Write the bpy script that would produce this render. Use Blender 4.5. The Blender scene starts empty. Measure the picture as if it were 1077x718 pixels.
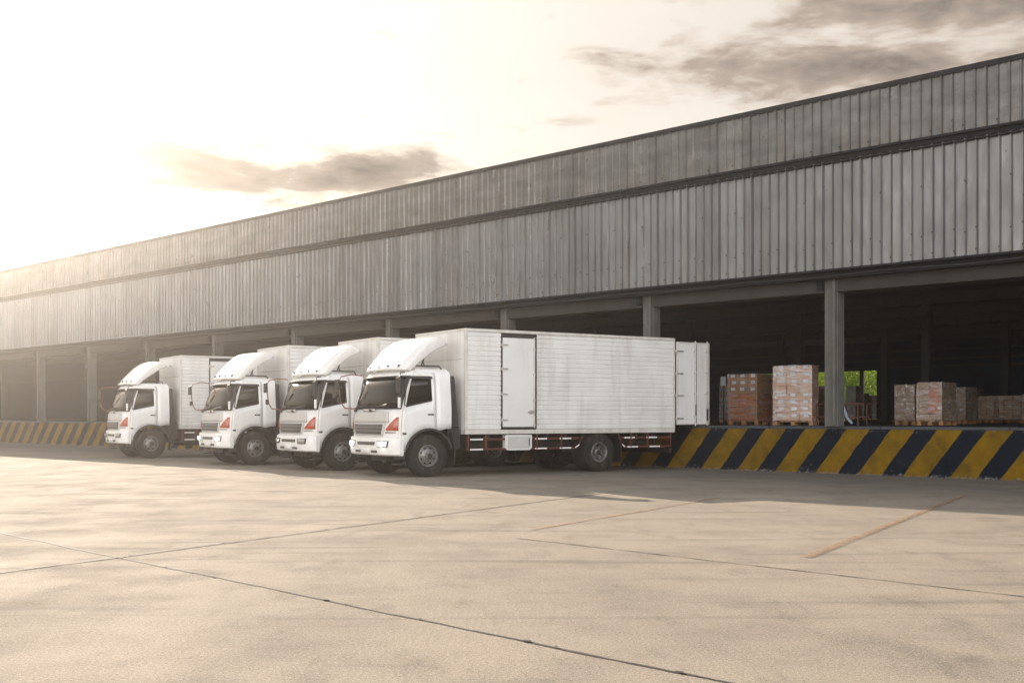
import bpy, bmesh, math, random
from mathutils import Vector, Matrix, noise as mnoise
random.seed(7)
R = math.radians
sc = bpy.context.scene
COL = sc.collection
F, CX, HY, CH = 1211.0, 538.5, 438.0, 1.355       # focal length, centre column, horizon row (photo px), eye height

# ------------------------------------------------------------------ helpers
def tag(o, label=None, cat=None, group=None, kind=None):
    if label: o['label'] = label
    if cat: o['category'] = cat
    if group: o['group'] = group
    if kind: o['kind'] = kind
    return o

def empty(name, loc=(0, 0, 0), rz=0.0):
    o = bpy.data.objects.new(name, None); COL.objects.link(o)
    o.location = loc; o.rotation_euler = (0, 0, rz); o.empty_display_size = .3
    return o

class MB:
    def __init__(self): self.v = []; self.f = []; self.off = Vector((0, 0, 0))
    def add(self, vs, fs):
        b = len(self.v)
        self.v += [tuple(v) for v in vs]
        self.f += [tuple(b + i for i in f) for f in fs]
        return self
    def box(self, x0, x1, y0, y1, z0, z1, m=None):
        vs = [Vector(p) for p in ((x0,y0,z0),(x1,y0,z0),(x1,y1,z0),(x0,y1,z0),(x0,y0,z1),(x1,y0,z1),(x1,y1,z1),(x0,y1,z1))]
        if m is not None: vs = [m @ v for v in vs]
        return self.add(vs, [(0,3,2,1),(4,5,6,7),(0,1,5,4),(1,2,6,5),(2,3,7,6),(3,0,4,7)])
    def tube(self, pts, r, n=8, caps=True):
        pts = [Vector(p) for p in pts]
        rings = []
        for i, p in enumerate(pts):
            a = pts[max(0, i-1)]; b = pts[min(len(pts)-1, i+1)]
            t = (b - a).normalized()
            up = Vector((0,0,1)) if abs(t.z) < .9 else Vector((1,0,0))
            s = t.cross(up).normalized(); w = s.cross(t).normalized()
            rr = r[i] if isinstance(r, (list, tuple)) else r
            rings.append([p + s*rr*math.cos(2*math.pi*k/n) + w*rr*math.sin(2*math.pi*k/n) for k in range(n)])
        vs = [q for ring in rings for q in ring]; fs = []
        for i in range(len(pts)-1):
            for k in range(n):
                a = i*n+k; b = i*n+(k+1) % n
                fs.append((a, b, b+n, a+n))
        if caps:
            fs.append(tuple(reversed(range(n)))); fs.append(tuple((len(pts)-1)*n+k for k in range(n)))
        return self.add(vs, fs)
    def lathe_y(self, prof, cx, cy, cz, n=40, closed=True):
        """prof: list of (radius, y) spun round the y axis through (cx, cy, cz)"""
        vs = []
        for r, y in prof:
            for k in range(n):
                a = 2*math.pi*k/n
                vs.append((cx + r*math.cos(a), cy + y, cz + r*math.sin(a)))
        m = len(prof); fs = []
        for i in range(m if closed else m-1):
            j = (i+1) % m
            for k in range(n):
                l = (k+1) % n
                fs.append((i*n+k, i*n+l, j*n+l, j*n+k))
        return self.add(vs, fs)
    def disc_y(self, r, cx, y, cz, n=20, d=.01):
        return self.lathe_y([(0.0001, y), (r, y), (r, y+d), (0.0001, y+d)], cx, 0, cz, n)
    def grid(self, fn, nu, nv, thick=None):
        vs = [fn(i/nu, j/nv) for j in range(nv+1) for i in range(nu+1)]
        fs = [(j*(nu+1)+i, j*(nu+1)+i+1, (j+1)*(nu+1)+i+1, (j+1)*(nu+1)+i) for j in range(nv) for i in range(nu)]
        return self.add(vs, fs)
    def build(self, name, mat, parent=None, smooth=False, bevel=0, solid=0, offset=0, origin=None, extra=()):
        me = bpy.data.meshes.new(name)
        nf = [len(self.f)]
        for xm, xmat in extra: self.add(xm.v, xm.f); nf.append(len(self.f))
        vs = self.v
        if origin is not None: vs = [(x-origin[0], y-origin[1], z-origin[2]) for x, y, z in vs]
        me.from_pydata(vs, [], self.f)
        bm = bmesh.new(); bm.from_mesh(me)
        bmesh.ops.recalc_face_normals(bm, faces=bm.faces)
        bm.to_mesh(me); bm.free()
        me.materials.append(mat)
        for xm, xmat in extra: me.materials.append(xmat)
        if extra:
            for p in me.polygons:
                k = 0
                while p.index >= nf[k]: k += 1
                p.material_index = k
        o = bpy.data.objects.new(name, me); COL.objects.link(o)
        if origin is not None: o.location = origin
        if parent is not None: o.parent = parent
        if solid:
            m = o.modifiers.new('s', 'SOLIDIFY'); m.thickness = solid; m.offset = offset
        if bevel:
            m = o.modifiers.new('b', 'BEVEL'); m.width = bevel; m.segments = 2; m.limit_method = 'ANGLE'; m.angle_limit = R(35)
        if smooth:
            for p in me.polygons: p.use_smooth = True
            try: me.set_sharp_from_angle(angle=R(40))
            except Exception: pass
        return o

# ------------------------------------------------------------------ materials
def nt(name):
    m = bpy.data.materials.new(name); m.use_nodes = True
    return m, m.node_tree.nodes, m.node_tree.links, m.node_tree.nodes['Principled BSDF']

def mat(name, col, rough=.5, metal=0., spec=.5, var=.12, scale=6., dirt=None, dirt_amt=0., bump=0., bscale=40., coat=0., emit=None, estr=0., streak=False, vscale=(1,1,1)):
    m, N, L, b = nt(name)
    tc = N.new('ShaderNodeTexCoord'); mp = N.new('ShaderNodeMapping'); L.new(tc.outputs['Object'], mp.inputs[0])
    mp.inputs['Scale'].default_value = vscale
    n1 = N.new('ShaderNodeTexNoise'); n1.inputs['Scale'].default_value = scale; n1.inputs['Detail'].default_value = 6
    L.new(mp.outputs[0], n1.inputs['Vector'])
    mr = N.new('ShaderNodeMapRange'); L.new(n1.outputs[0], mr.inputs[0])
    mr.inputs[1].default_value = .3; mr.inputs[2].default_value = .7
    mr.inputs[3].default_value = 1-var; mr.inputs[4].default_value = 1+var
    mx = N.new('ShaderNodeMix'); mx.data_type = 'RGBA'; mx.blend_type = 'MULTIPLY'; mx.inputs[0].default_value = 1
    mx.inputs[6].default_value = (*col, 1); L.new(mr.outputs[0], mx.inputs[7])
    out = mx.outputs[2]
    if dirt:
        n2 = N.new('ShaderNodeTexNoise'); n2.inputs['Scale'].default_value = scale*.6; n2.inputs['Detail'].default_value = 9; n2.inputs['Roughness'].default_value = .7
        mp2 = N.new('ShaderNodeMapping'); L.new(tc.outputs['Object'], mp2.inputs[0])
        mp2.inputs['Location'].default_value = (7, 3, 5)
        mp2.inputs['Scale'].default_value = (vscale[0]*2, vscale[1]*2, vscale[2]*(.25 if streak else 1))
        L.new(mp2.outputs[0], n2.inputs['Vector'])
        m2 = N.new('ShaderNodeMapRange'); L.new(n2.outputs[0], m2.inputs[0])
        m2.inputs[1].default_value = .5; m2.inputs[2].default_value = .75; m2.inputs[4].default_value = dirt_amt
        mx2 = N.new('ShaderNodeMix'); mx2.data_type = 'RGBA'
        L.new(m2.outputs[0], mx2.inputs[0]); L.new(out, mx2.inputs[6]); mx2.inputs[7].default_value = (*dirt, 1)
        out = mx2.outputs[2]
    L.new(out, b.inputs['Base Color'])
    mr3 = N.new('ShaderNodeMapRange'); L.new(n1.outputs[0], mr3.inputs[0])
    mr3.inputs[3].default_value = max(.02, rough-.1); mr3.inputs[4].default_value = min(1, rough+.1)
    L.new(mr3.outputs[0], b.inputs['Roughness'])
    b.inputs['Metallic'].default_value = metal; b.inputs['Specular IOR Level'].default_value = spec
    b.inputs['Coat Weight'].default_value = coat
    if bump:
        n3 = N.new('ShaderNodeTexNoise'); n3.inputs['Scale'].default_value = bscale; n3.inputs['Detail'].default_value = 5
        L.new(tc.outputs['Object'], n3.inputs['Vector'])
        bp = N.new('ShaderNodeBump'); bp.inputs['Strength'].default_value = bump; bp.inputs['Distance'].default_value = .02
        L.new(n3.outputs[0], bp.inputs['Height']); L.new(bp.outputs[0], b.inputs['Normal'])
    if emit:
        b.inputs['Emission Color'].default_value = (*emit, 1); b.inputs['Emission Strength'].default_value = estr
    return m

M = {}
M['cab'] = mat('cab white paint', (.86,.85,.83), .3, var=.03, scale=3, dirt=(.42,.36,.28), dirt_amt=.25, coat=.3, streak=True)
M['boxw'] = mat('box wall white', (.80,.79,.775), .45, var=.06, scale=2, dirt=(.35,.29,.22), dirt_amt=.5, streak=True, bump=.05, bscale=8)
M['boxdoor'] = mat('box door white', (.78,.775,.76), .4, var=.03, scale=2, dirt=(.4,.34,.28), dirt_amt=.3, streak=True)
M['boxframe'] = mat('box frame', (.66,.64,.60), .45, var=.08, scale=4, dirt=(.3,.22,.15), dirt_amt=.6)
M['panelgrey'] = mat('front panel grey', (.56,.55,.53), .4, var=.06, scale=5)
M['grille'] = mat('grille grey', (.085,.082,.08), .45, var=.1, scale=9)
M['grillebar'] = mat('grille bar', (.20,.195,.19), .4, var=.1)
M['chrome'] = mat('chrome', (.6,.6,.6), .2, metal=1, var=.05)
M['plastic'] = mat('black plastic', (.02,.02,.022), .5, var=.2, scale=8)
M['rubber'] = mat('tyre rubber', (.024,.022,.021), .9, spec=.2, var=.3, scale=7, dirt=(.13,.11,.09), dirt_amt=.6, bump=.2, bscale=90)
M['rim'] = mat('wheel steel', (.27,.26,.25), .4, metal=.5, var=.15, scale=12, dirt=(.13,.10,.08), dirt_amt=.7)
M['rimdark'] = mat('rear wheel steel', (.20,.195,.19), .5, metal=.4, var=.2, scale=12, dirt=(.07,.05,.04), dirt_amt=.8)
M['hole'] = mat('wheel hole', (.012,.012,.012), .8, var=0)
M['chassis'] = mat('chassis black', (.022,.02,.019), .7, var=.3, scale=5, dirt=(.09,.07,.05), dirt_amt=.5)
M['red'] = mat('guard red paint', (.10,.022,.018), .5, var=.25, scale=8, dirt=(.06,.04,.03), dirt_amt=.6)
M['redarm'] = mat('mirror arm red', (.20,.05,.035), .45, var=.2, scale=8)
M['reflector'] = mat('white reflective tape', (.82,.82,.80), .35, var=.08, scale=20)
M['orange'] = mat('turn signal orange', (.42,.06,.018), .15, var=.3, scale=14, coat=.8)
M['lampoff'] = mat('headlight clear', (.45,.44,.42), .12, var=.2, scale=30, coat=1., metal=.4)
M['lampon'] = mat('headlight lit', (.9,.9,.9), .2, var=0, emit=(1,.97,.9), estr=60)
M['lampglow'] = mat('headlight lens lit', (.9,.9,.9), .2, var=0, emit=(1,.97,.92), estr=.8)
M['seat'] = mat('seat fabric', (.10,.055,.045), .9, var=.2)
M['dash'] = mat('dashboard', (.12,.11,.10), .7, var=.1)
M['paper'] = mat('paper', (.8,.8,.78), .8, var=.05)
M['gasket'] = mat('door seal', (.035,.033,.03), .8, var=.2)
M['steel'] = mat('hinge steel', (.55,.53,.50), .4, metal=.6, var=.2, scale=20, dirt=(.2,.1,.05), dirt_amt=.5)

def glass(name, tint, mixf):
    m = bpy.data.materials.new(name); m.use_nodes = True
    N, L = m.node_tree.nodes, m.node_tree.links; N.clear()
    o = N.new('ShaderNodeOutputMaterial'); g = N.new('ShaderNodeBsdfGlossy'); t = N.new('ShaderNodeBsdfTransparent')
    t.inputs[0].default_value = (*tint, 1); g.inputs['Roughness'].default_value = .04; g.inputs[0].default_value = (.7,.7,.7,1)
    fr = N.new('ShaderNodeFresnel'); fr.inputs[0].default_value = 1.5
    ad = N.new('ShaderNodeMath'); ad.operation = 'ADD'; ad.inputs[1].default_value = mixf; L.new(fr.outputs[0], ad.inputs[0])
    tc = N.new('ShaderNodeTexCoord'); nz = N.new('ShaderNodeTexNoise'); nz.inputs['Scale'].default_value = 3
    L.new(tc.outputs['Object'], nz.inputs['Vector'])
    bp = N.new('ShaderNodeBump'); bp.inputs['Strength'].default_value = .05; bp.inputs['Distance'].default_value = .05
    L.new(nz.outputs[0], bp.inputs['Height']); L.new(bp.outputs[0], g.inputs['Normal'])
    mx = N.new('ShaderNodeMixShader'); L.new(ad.outputs[0], mx.inputs[0]); L.new(t.outputs[0], mx.inputs[1]); L.new(g.outputs[0], mx.inputs[2])
    L.new(mx.outputs[0], o.inputs[0])
    return m
M['glass'] = glass('windscreen glass', (.55,.56,.56), .0)
M['sideglass'] = glass('tinted side glass', (.08,.08,.085), .02)

# ------------------------------------------------------------------ building frame
ANG = math.atan2(1211, 1256.5)                     # dock direction against the picture plane
RB = -ANG
U = Vector((-math.cos(ANG), math.sin(ANG), 0)); Nn = Vector((math.sin(ANG), math.cos(ANG), 0))
def bw(s, d, z=0.): return U*s + Nn*d + Vector((0, 0, z))
def dock_empty(name, s, d, z=0.): return empty(name, bw(s, d, z), RB)
DOCKZ, DD = 1.12, 25.0
SD = 24.5                                          # plane of the cladding
BACK = 62.0
SMIN, SMAX = -14., 150.

# cladding metal
def clad_mat(name, base, z0, z1, wavy):
    m, N, L, b = nt(name)
    tc = N.new('ShaderNodeTexCoord'); sx = N.new('ShaderNodeSeparateXYZ'); L.new(tc.outputs['Object'], sx.inputs[0])
    def noise(sc_, vs, det=5, ro=.55):
        mp = N.new('ShaderNodeMapping'); mp.inputs['Scale'].default_value = vs; L.new(tc.outputs['Object'], mp.inputs[0])
        n = N.new('ShaderNodeTexNoise'); n.inputs['Scale'].default_value = sc_; n.inputs['Detail'].default_value = det; n.inputs['Roughness'].default_value = ro
        L.new(mp.outputs[0], n.inputs['Vector']); return n.outputs[0]
    def rng(i, a, b_, c, d):
        r = N.new('ShaderNodeMapRange'); L.new(i, r.inputs[0])
        for k, v in zip((1,2,3,4), (a,b_,c,d)): r.inputs[k].default_value = v
        return r.outputs[0]
    def mult(a, b_):
        x = N.new('ShaderNodeMath'); x.operation = 'MULTIPLY'; L.new(a, x.inputs[0]); L.new(b_, x.inputs[1]); return x.outputs[0]
    # each sheet of about a metre weathers on its own
    sheet = N.new('ShaderNodeMath'); sheet.operation = 'FLOOR'
    dv = N.new('ShaderNodeMath'); dv.operation = 'DIVIDE'; dv.inputs[1].default_value = .72; L.new(sx.outputs[0], dv.inputs[0]); L.new(dv.outputs[0], sheet.inputs[0])
    wn = N.new('ShaderNodeTexWhiteNoise'); wn.noise_dimensions = '1D'; L.new(sheet.outputs[0], wn.inputs['W'])
    sh = rng(wn.outputs[0], 0, 1, .86, 1.1)
    blot = rng(noise(1.0, (.8, .8, wavy), 4), .3, .7, *((.70, 1.2) if wavy > 1 else (.88, 1.1)))
    k = mult(sh, blot)
    fine = rng(noise(9, (1, 1, .15), 5), .3, .7, .9, 1.08)
    k = mult(k, fine)
    c1 = N.new('ShaderNodeMix'); c1.data_type = 'RGBA'; c1.blend_type = 'MULTIPLY'; c1.inputs[0].default_value = 1
    c1.inputs[6].default_value = (*base, 1); L.new(k, c1.inputs[7])
    # rusty brown streaks creeping up from the bottom edge of the sheets
    st = rng(noise(3.2, (2.0, 2.0, .12), 8, .7), .54, .76, 0, 1)
    lo = rng(sx.outputs[2], z0, z0+(z1-z0)*.5, 1.3, .12)
    fac = mult(st, lo)
    fs = N.new('ShaderNodeMath'); fs.operation = 'MULTIPLY'; fs.inputs[1].default_value = .75; L.new(fac, fs.inputs[0])
    c2 = N.new('ShaderNodeMix'); c2.data_type = 'RGBA'; L.new(fs.outputs[0], c2.inputs[0]); L.new(c1.outputs[2], c2.inputs[6]); c2.inputs[7].default_value = (.17,.12,.06,1)
    L.new(c2.outputs[2], b.inputs['Base Color'])
    L.new(rng(noise(2.2, (1,1,.6)), .3, .7, .26, .46), b.inputs['Roughness'])
    b.inputs['Metallic'].default_value = .65
    bp = N.new('ShaderNodeBump'); bp.inputs['Strength'].default_value = .6; bp.inputs['Distance'].default_value = .05
    L.new(noise(1.6, (1.5, 1.5, wavy), 2), bp.inputs['Height']); L.new(bp.outputs[0], b.inputs['Normal'])
    return m
M['clad_low'] = clad_mat('lower metal cladding', (.205,.206,.206), 4.8, 7.3, .8)
M['clad_up'] = clad_mat('upper metal cladding', (.155,.153,.147), 7.5, 8.8, 2.6)
M['trim'] = mat('dark steel trim', (.022,.024,.027), .8, spec=.2, var=.3, scale=3, metal=.3)
M['conc'] = mat('column concrete', (.13,.128,.12), .9, spec=.15, var=.15, scale=3, dirt=(.10,.09,.07), dirt_amt=.7, streak=True, bump=.15)
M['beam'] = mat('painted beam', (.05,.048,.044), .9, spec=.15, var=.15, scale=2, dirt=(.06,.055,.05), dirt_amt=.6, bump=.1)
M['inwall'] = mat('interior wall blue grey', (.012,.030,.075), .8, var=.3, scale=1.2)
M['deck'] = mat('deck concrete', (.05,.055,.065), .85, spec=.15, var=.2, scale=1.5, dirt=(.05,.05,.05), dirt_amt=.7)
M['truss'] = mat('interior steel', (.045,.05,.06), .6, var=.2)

wh = dock_empty('warehouse', 30, SD)
tag(wh, 'long low warehouse clad in weathered ribbed grey metal above open loading bays', 'warehouse')
WO = (-30, SD)                                      # building-local origin (x=-s, y=d)
class BB(MB):
    """mesh in building-local coordinates, given as s (along the dock, leftwards), d (depth), z"""
    def bx(self, s0, s1, d0, d1, z0, z1): return self.box(-s1, -s0, d0, d1, z0, z1)
    def to(self, name, mt, parent, org=WO, **k):
        self.v = [(x-org[0], y-org[1], z) for x, y, z in self.v]
        for xm, _ in k.get('extra', ()): xm.v = [(x-org[0], y-org[1], z) for x, y, z in xm.v]
        return self.build(name, mt, parent, **k)

def cladding(z0, z1, d, pitch, ribh, lean=0.):
    m = BB()
    n = int((SMAX-SMIN)/pitch); prof = []
    rw = .034
    for i in range(n):
        x = -SMAX + i*pitch
        big = (i % 4 == 0)
        h = ribh*(1.1 if big else .85)
        prof += [(x, 0), (x+pitch-rw*2.3, 0), (x+pitch-rw*1.7, -h), (x+pitch-rw*.75, -h*1.05)]
    prof.append((-SMAX+n*pitch, 0))
    zs = [z0, z1]; vs = []
    for z in zs:
        for x, y in prof: vs.append((x, d+y + lean*(z-z0), z))
    k = len(prof)
    m.add(vs, [(i, i+1, k+i+1, k+i) for i in range(k-1)])
    return m, n
low, nrib = cladding(4.80, 7.40, SD, .24, .06)
upc, _ = cladding(7.46, 8.78, SD-.10, .24, .05)
# fixing screws on the cladding
scr = BB(); scu = BB()
for i in range(nrib):
    s = SMAX - (i+1)*.24 + .034
    if s > 75: continue
    for z in ((4.92, 5.38) if i % 2 else (5.3, 6.4)):
        if (i*7) % 5 != 0 or z < 5:
            scr.bx(s-.012, s+.012, SD-.062, SD-.04, z-.014, z+.014)
    if i % 3 == 0: scu.bx(s-.014, s+.014, SD-.155, SD-.13, 7.55, 7.58)
low.to('lower_cladding', M['clad_low'], wh, extra=[(scr, M['trim'])])
upc.to('upper_cladding', M['clad_up'], wh, extra=[(scu, M['trim'])])
g = BB()
g.bx(SMIN, SMAX, SD-.16, SD+.2, 8.78, 8.83); g.bx(SMIN, SMAX, SD-.17, SD-.15, 8.72, 8.828)
g.to('parapet_capping', M['trim'], wh)
g = BB()
g.bx(SMIN, SMAX, SD-.075, SD+.05, 7.30, 7.455); g.bx(SMIN, SMAX, SD-.17, SD-.08, 7.40, 7.453)
g.bx(SMIN, SMAX, SD-.09, SD+.05, 7.24, 7.27)
s = SMIN+.3
while s < 90:
    g.bx(s, s+.03, SD-.185, SD-.075, 7.385, 7.458); s += .72
g.to('gutter', M['trim'], wh)
g = BB(); g.bx(SMIN, SMAX, SD-.06, SD+.1, 4.745, 4.795); g.bx(SMIN, SMAX, SD+.15, SD+.35, 4.60, 4.76)
g.to('eaves_trim', M['trim'], wh)
# conduit running under the cladding with a few drooping lengths
g = BB()
pts = []
s = SMIN
while s < 100:
    pts.append((-s, SD+.12, 4.66 + .02*math.sin(s*1.7))); s += .9
g.tube(pts, .018, 5); g.to('conduit', M['plastic'], wh)
COLS = [8.10+5.42*i for i in range(-4, 26)]
for i, s in enumerate(COLS):
    c = BB(); c.bx(s-.175, s+.175, SD+.45, SD+.77, DOCKZ, 4.78)
    c.to('column', M['conc'], wh, bevel=.015)
    # beam between this column and the next
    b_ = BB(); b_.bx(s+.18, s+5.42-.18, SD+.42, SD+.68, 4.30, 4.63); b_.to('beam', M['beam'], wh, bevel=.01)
    k = BB(); k.bx(s+.18, s+.34, SD+.36, SD+.416, 4.36, 4.58); k.to('bracket', M['trim'], wh)
    if 10 < s < 60:
        p = BB(); p.tube([(-s+.10, SD+.40, 4.78), (-s+.10, SD+.40, DOCKZ+.05)], .045, 10); p.to('downpipe', M['conc'], wh, smooth=True)
# ceiling, ends, back wall with openings, roof
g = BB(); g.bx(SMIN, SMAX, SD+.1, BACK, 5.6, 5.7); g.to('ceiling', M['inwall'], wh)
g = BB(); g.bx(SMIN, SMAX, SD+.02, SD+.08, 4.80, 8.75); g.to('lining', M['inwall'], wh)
g = BB()
ridge = (SD+BACK)/2
g.add([(-SMIN, SD, 8.0), (-SMAX, SD, 8.0), (-SMAX, ridge, 8.75), (-SMIN, ridge, 8.75), (-SMAX, BACK, 8.0), (-SMIN, BACK, 8.0)], [(0,1,2,3), (3,2,4,5)])
g.to('roof', M['clad_up'], wh, solid=.06)
for q in ((SMIN-.2, SMIN), (SMAX, SMAX+.2)):
    g = BB(); g.bx(q[0], q[1], SD, BACK, 0, 8.7); g.to('end_wall', M['clad_low'], wh)
def s_at(px, d):
    k = (px-CX)/F; Y = d/(Nn.x*k + Nn.y); return Y*(U.y + U.x*k)
sa, sb = s_at(922, BACK), s_at(772, BACK)          # opening in the back wall
g = BB()
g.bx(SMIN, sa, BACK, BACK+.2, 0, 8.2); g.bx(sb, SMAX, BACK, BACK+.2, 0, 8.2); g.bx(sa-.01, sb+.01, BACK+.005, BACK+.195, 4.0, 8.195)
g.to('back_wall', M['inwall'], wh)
for px in (907, 846):
    ss = s_at(px, BACK); g = BB(); g.bx(ss-.12, ss+.12, BACK-.1, BACK, DOCKZ, 4.0); g.to('door_post', M['truss'], wh)
# interior columns and purlins
for j, d in enumerate((42.3, 50.0)):
    for s in COLS[2:18]:
        c = BB(); c.bx(s-.16, s+.16, d-.16, d+.16, DOCKZ, 5.6); c.to('inner_column', M['truss'], wh)
for z in (4.1, 4.5, 5.0):
    g = BB(); g.bx(SMIN, 90, BACK-.12, BACK-.02, z, z+.1); g.to('wall_rail', M['truss'], wh)
for d in (SD+4.5, SD+9.3, SD+14, SD+18.8, SD+23, SD+28.3):
    g = BB(); g.bx(SMIN, 90, d, d+.2, 5.25, 5.6); g.to('roof_beam', M['truss'], wh)

# loading dock
m, N, L, b = nt('dock stripes')
tc = N.new('ShaderNodeTexCoord'); sx = N.new('ShaderNodeSeparateXYZ'); L.new(tc.outputs['Object'], sx.inputs[0])
nz = N.new('ShaderNodeTexNoise'); nz.inputs['Scale'].default_value = 5; nz.inputs['Detail'].default_value = 6; L.new(tc.outputs['Object'], nz.inputs['Vector'])
def math_(op, a, b_=None, c=None):
    x = N.new('ShaderNodeMath'); x.operation = op
    for i, q in enumerate((a, b_, c)):
        if q is None: continue
        if isinstance(q, (int, float)): x.inputs[i].default_value = q
        else: L.new(q, x.inputs[i])
    return x.outputs[0]
t = math_('MULTIPLY_ADD', sx.outputs[2], -.72, sx.outputs[0])
t = math_('MULTIPLY_ADD', nz.outputs[0], .07, t)
t = math_('FRACT', math_('DIVIDE', math_('ADD', t, 205.535), 1.097))
stripe = math_('LESS_THAN', t, .53)
ye = N.new('ShaderNodeMix'); ye.data_type = 'RGBA'; n2 = N.new('ShaderNodeTexNoise'); n2.inputs['Scale'].default_value = 2.5; n2.inputs['Detail'].default_value = 8
n2.inputs['Roughness'].default_value = .7
L.new(tc.outputs['Object'], n2.inputs['Vector']); mr = N.new('ShaderNodeMapRange'); mr.inputs[1].default_value = .4; mr.inputs[2].default_value = .68
L.new(n2.outputs[0], mr.inputs[0]); L.new(mr.outputs[0], ye.inputs[0]); ye.inputs[6].default_value = (.19,.108,.005,1); ye.inputs[7].default_value = (.09,.055,.01,1)
bl = N.new('ShaderNodeMix'); bl.data_type = 'RGBA'; L.new(mr.outputs[0], bl.inputs[0]); bl.inputs[6].default_value = (.006,.010,.018,1); bl.inputs[7].default_value = (.010,.014,.022,1)
mm = N.new('ShaderNodeMix'); mm.data_type = 'RGBA'; L.new(stripe, mm.inputs[0]); L.new(bl.outputs[2], mm.inputs[6]); L.new(ye.outputs[2], mm.inputs[7])
# chipped paint, mostly along the lower and upper edges
n3 = N.new('ShaderNodeTexNoise'); n3.inputs['Scale'].default_value = 14; n3.inputs['Detail'].default_value = 8; n3.inputs['Roughness'].default_value = .75; L.new(tc.outputs['Object'], n3.inputs['Vector'])
edge = math_('POWER', math_('ABSOLUTE', math_('MULTIPLY_ADD', sx.outputs[2], 1.8, -1.0)), 6)
chip = math_('GREATER_THAN', math_('MULTIPLY_ADD', edge, .16, n3.outputs[0]), .66)
m4 = N.new('ShaderNodeMix'); m4.data_type = 'RGBA'; L.new(chip, m4.inputs[0]); L.new(mm.outputs[2], m4.inputs[6]); m4.inputs[7].default_value = (.16,.15,.14,1)
L.new(m4.outputs[2], b.inputs['Base Color']); b.inputs['Roughness'].default_value = .9; b.inputs['Specular IOR Level'].default_value = .12
bp = N.new('ShaderNodeBump'); bp.inputs['Strength'].default_value = .3; bp.inputs['Distance'].default_value = .02; L.new(n3.outputs[0], bp.inputs['Height']); L.new(bp.outputs[0], b.inputs['Normal'])
M['stripes'] = m
dk = dock_empty('loading_dock', 30, DD)
tag(dk, 'concrete loading dock painted with slanted yellow and black stripes', 'loading dock')
DO = (-30, DD)
g = BB()
vs = []; fs = []
ns = 300
for i in range(ns+1):
    x = -SMAX + (SMAX-SMIN)*i/ns
    j = .012*mnoise.noise(Vector((x*.7, 0, 0)))
    vs += [(x, DD+j, -.05), (x, DD+.06+j, .5), (x, DD+.13+j, DOCKZ-.06), (x, DD+.15+j, DOCKZ-.012)]
for i in range(ns):
    for k in range(3): a = i*4+k; fs.append((a, a+4, a+5, a+1))
g.add(vs, fs); g.to('striped_face', M['stripes'], dk, DO, smooth=True)
g = BB(); g.bx(SMIN, SMAX, DD+.135, BACK, DOCKZ-.2, DOCKZ); g.to('deck', M['deck'], dk, DO)
g = BB(); s = SMIN
while s < 100:
    g.bx(s, s+2.9, DD+.115, DD+.19, DOCKZ-.055, DOCKZ+.006); s += 2.93
g.to('edge_angle', M['truss'], dk, DO)

# ------------------------------------------------------------------ ground
m, N, L, b = nt('yard concrete')
tc = N.new('ShaderNodeTexCoord')
def noise(s, det=6, ro=.6, vs=(1,1,1), rot=0, loc=(0,0,0)):
    mp = N.new('ShaderNodeMapping'); mp.inputs['Scale'].default_value = vs; mp.inputs['Rotation'].default_value = (0,0,rot); mp.inputs['Location'].default_value = loc
    L.new(tc.outputs['Object'], mp.inputs[0])
    n = N.new('ShaderNodeTexNoise'); n.inputs['Scale'].default_value = s; n.inputs['Detail'].default_value = det; n.inputs['Roughness'].default_value = ro
    L.new(mp.outputs[0], n.inputs['Vector']); return n.outputs[0]
def rng(i, a, b_, c, d):
    r = N.new('ShaderNodeMapRange'); L.new(i, r.inputs[0])
    for k, v in zip((1,2,3,4), (a,b_,c,d)): r.inputs[k].default_value = v
    return r.outputs[0]
def mixc(f, a, b_, bt='MIX'):
    x = N.new('ShaderNodeMix'); x.data_type = 'RGBA'; x.blend_type = bt
    for i, q in ((0,f),(6,a),(7,b_)):
        if isinstance(q, tuple): x.inputs[i].default_value = (*q, 1)
        elif isinstance(q, (int, float)): x.inputs[i].default_value = q
        else: L.new(q, x.inputs[i])
    return x.outputs[2]
big = noise(.16, 5, .6)
med = noise(.9, 7, .65, loc=(4,9,0))
c = mixc(rng(big, .35, .65, 0, 1), (.35,.295,.235), (.28,.24,.19))
c = mixc(rng(med, .45, .75, 0, .65), c, (.15,.13,.11))
c = mixc(rng(noise(2.4, 8, .7, (1, .35, 1), .76, (2,2,0)), .54, .72, 0, .6), c, (.13,.115,.10))
grain = noise(150, 3, .6)
c = mixc(1, c, rng(grain, .3, .7, .5, 1.5), 'MULTIPLY')
c = mixc(1, c, rng(noise(45, 8, .9, loc=(6,2,0)), .35, .65, .58, 1.42), 'MULTIPLY')
speck = noise(62, 2, .5, loc=(3,1,0))
c = mixc(rng(speck, .56, .66, 0, .6), c, (.48,.43,.37))
c = mixc(rng(noise(48, 2, .5, loc=(8,5,0)), .60, .70, 0, .7), c, (.14,.125,.11))
# broom-finish lines across some slabs
broom = noise(7, 3, .5, (7, .35, 1), .35, (1,1,0))
where = rng(noise(.3, 2, .5, loc=(12,3,0)), .45, .6, 0, 1)
bf = N.new('ShaderNodeMath'); bf.operation = 'MULTIPLY'; L.new(rng(broom, .45, .6, 0, .3), bf.inputs[0]); L.new(where, bf.inputs[1])
c = mixc(bf.outputs[0], c, (.24,.205,.17))
# tyre tracks running out of the bays and old oil drips
trk = noise(1.5, 4, .55, (.12, 1.6, 1), -R(33), (3,0,0))
c = mixc(rng(trk, .56, .70, 0, .38), c, (.10,.09,.08))
drip = noise(.75, 3, .5, loc=(21,4,0))
c = mixc(rng(drip, .68, .76, 0, .5), c, (.085,.075,.07))
c = mixc(rng(noise(1.1, 6, .75, (1,1,1), 0, (31,14,0)), .58, .66, 0, .22), c, (.40,.36,.31))
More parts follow.
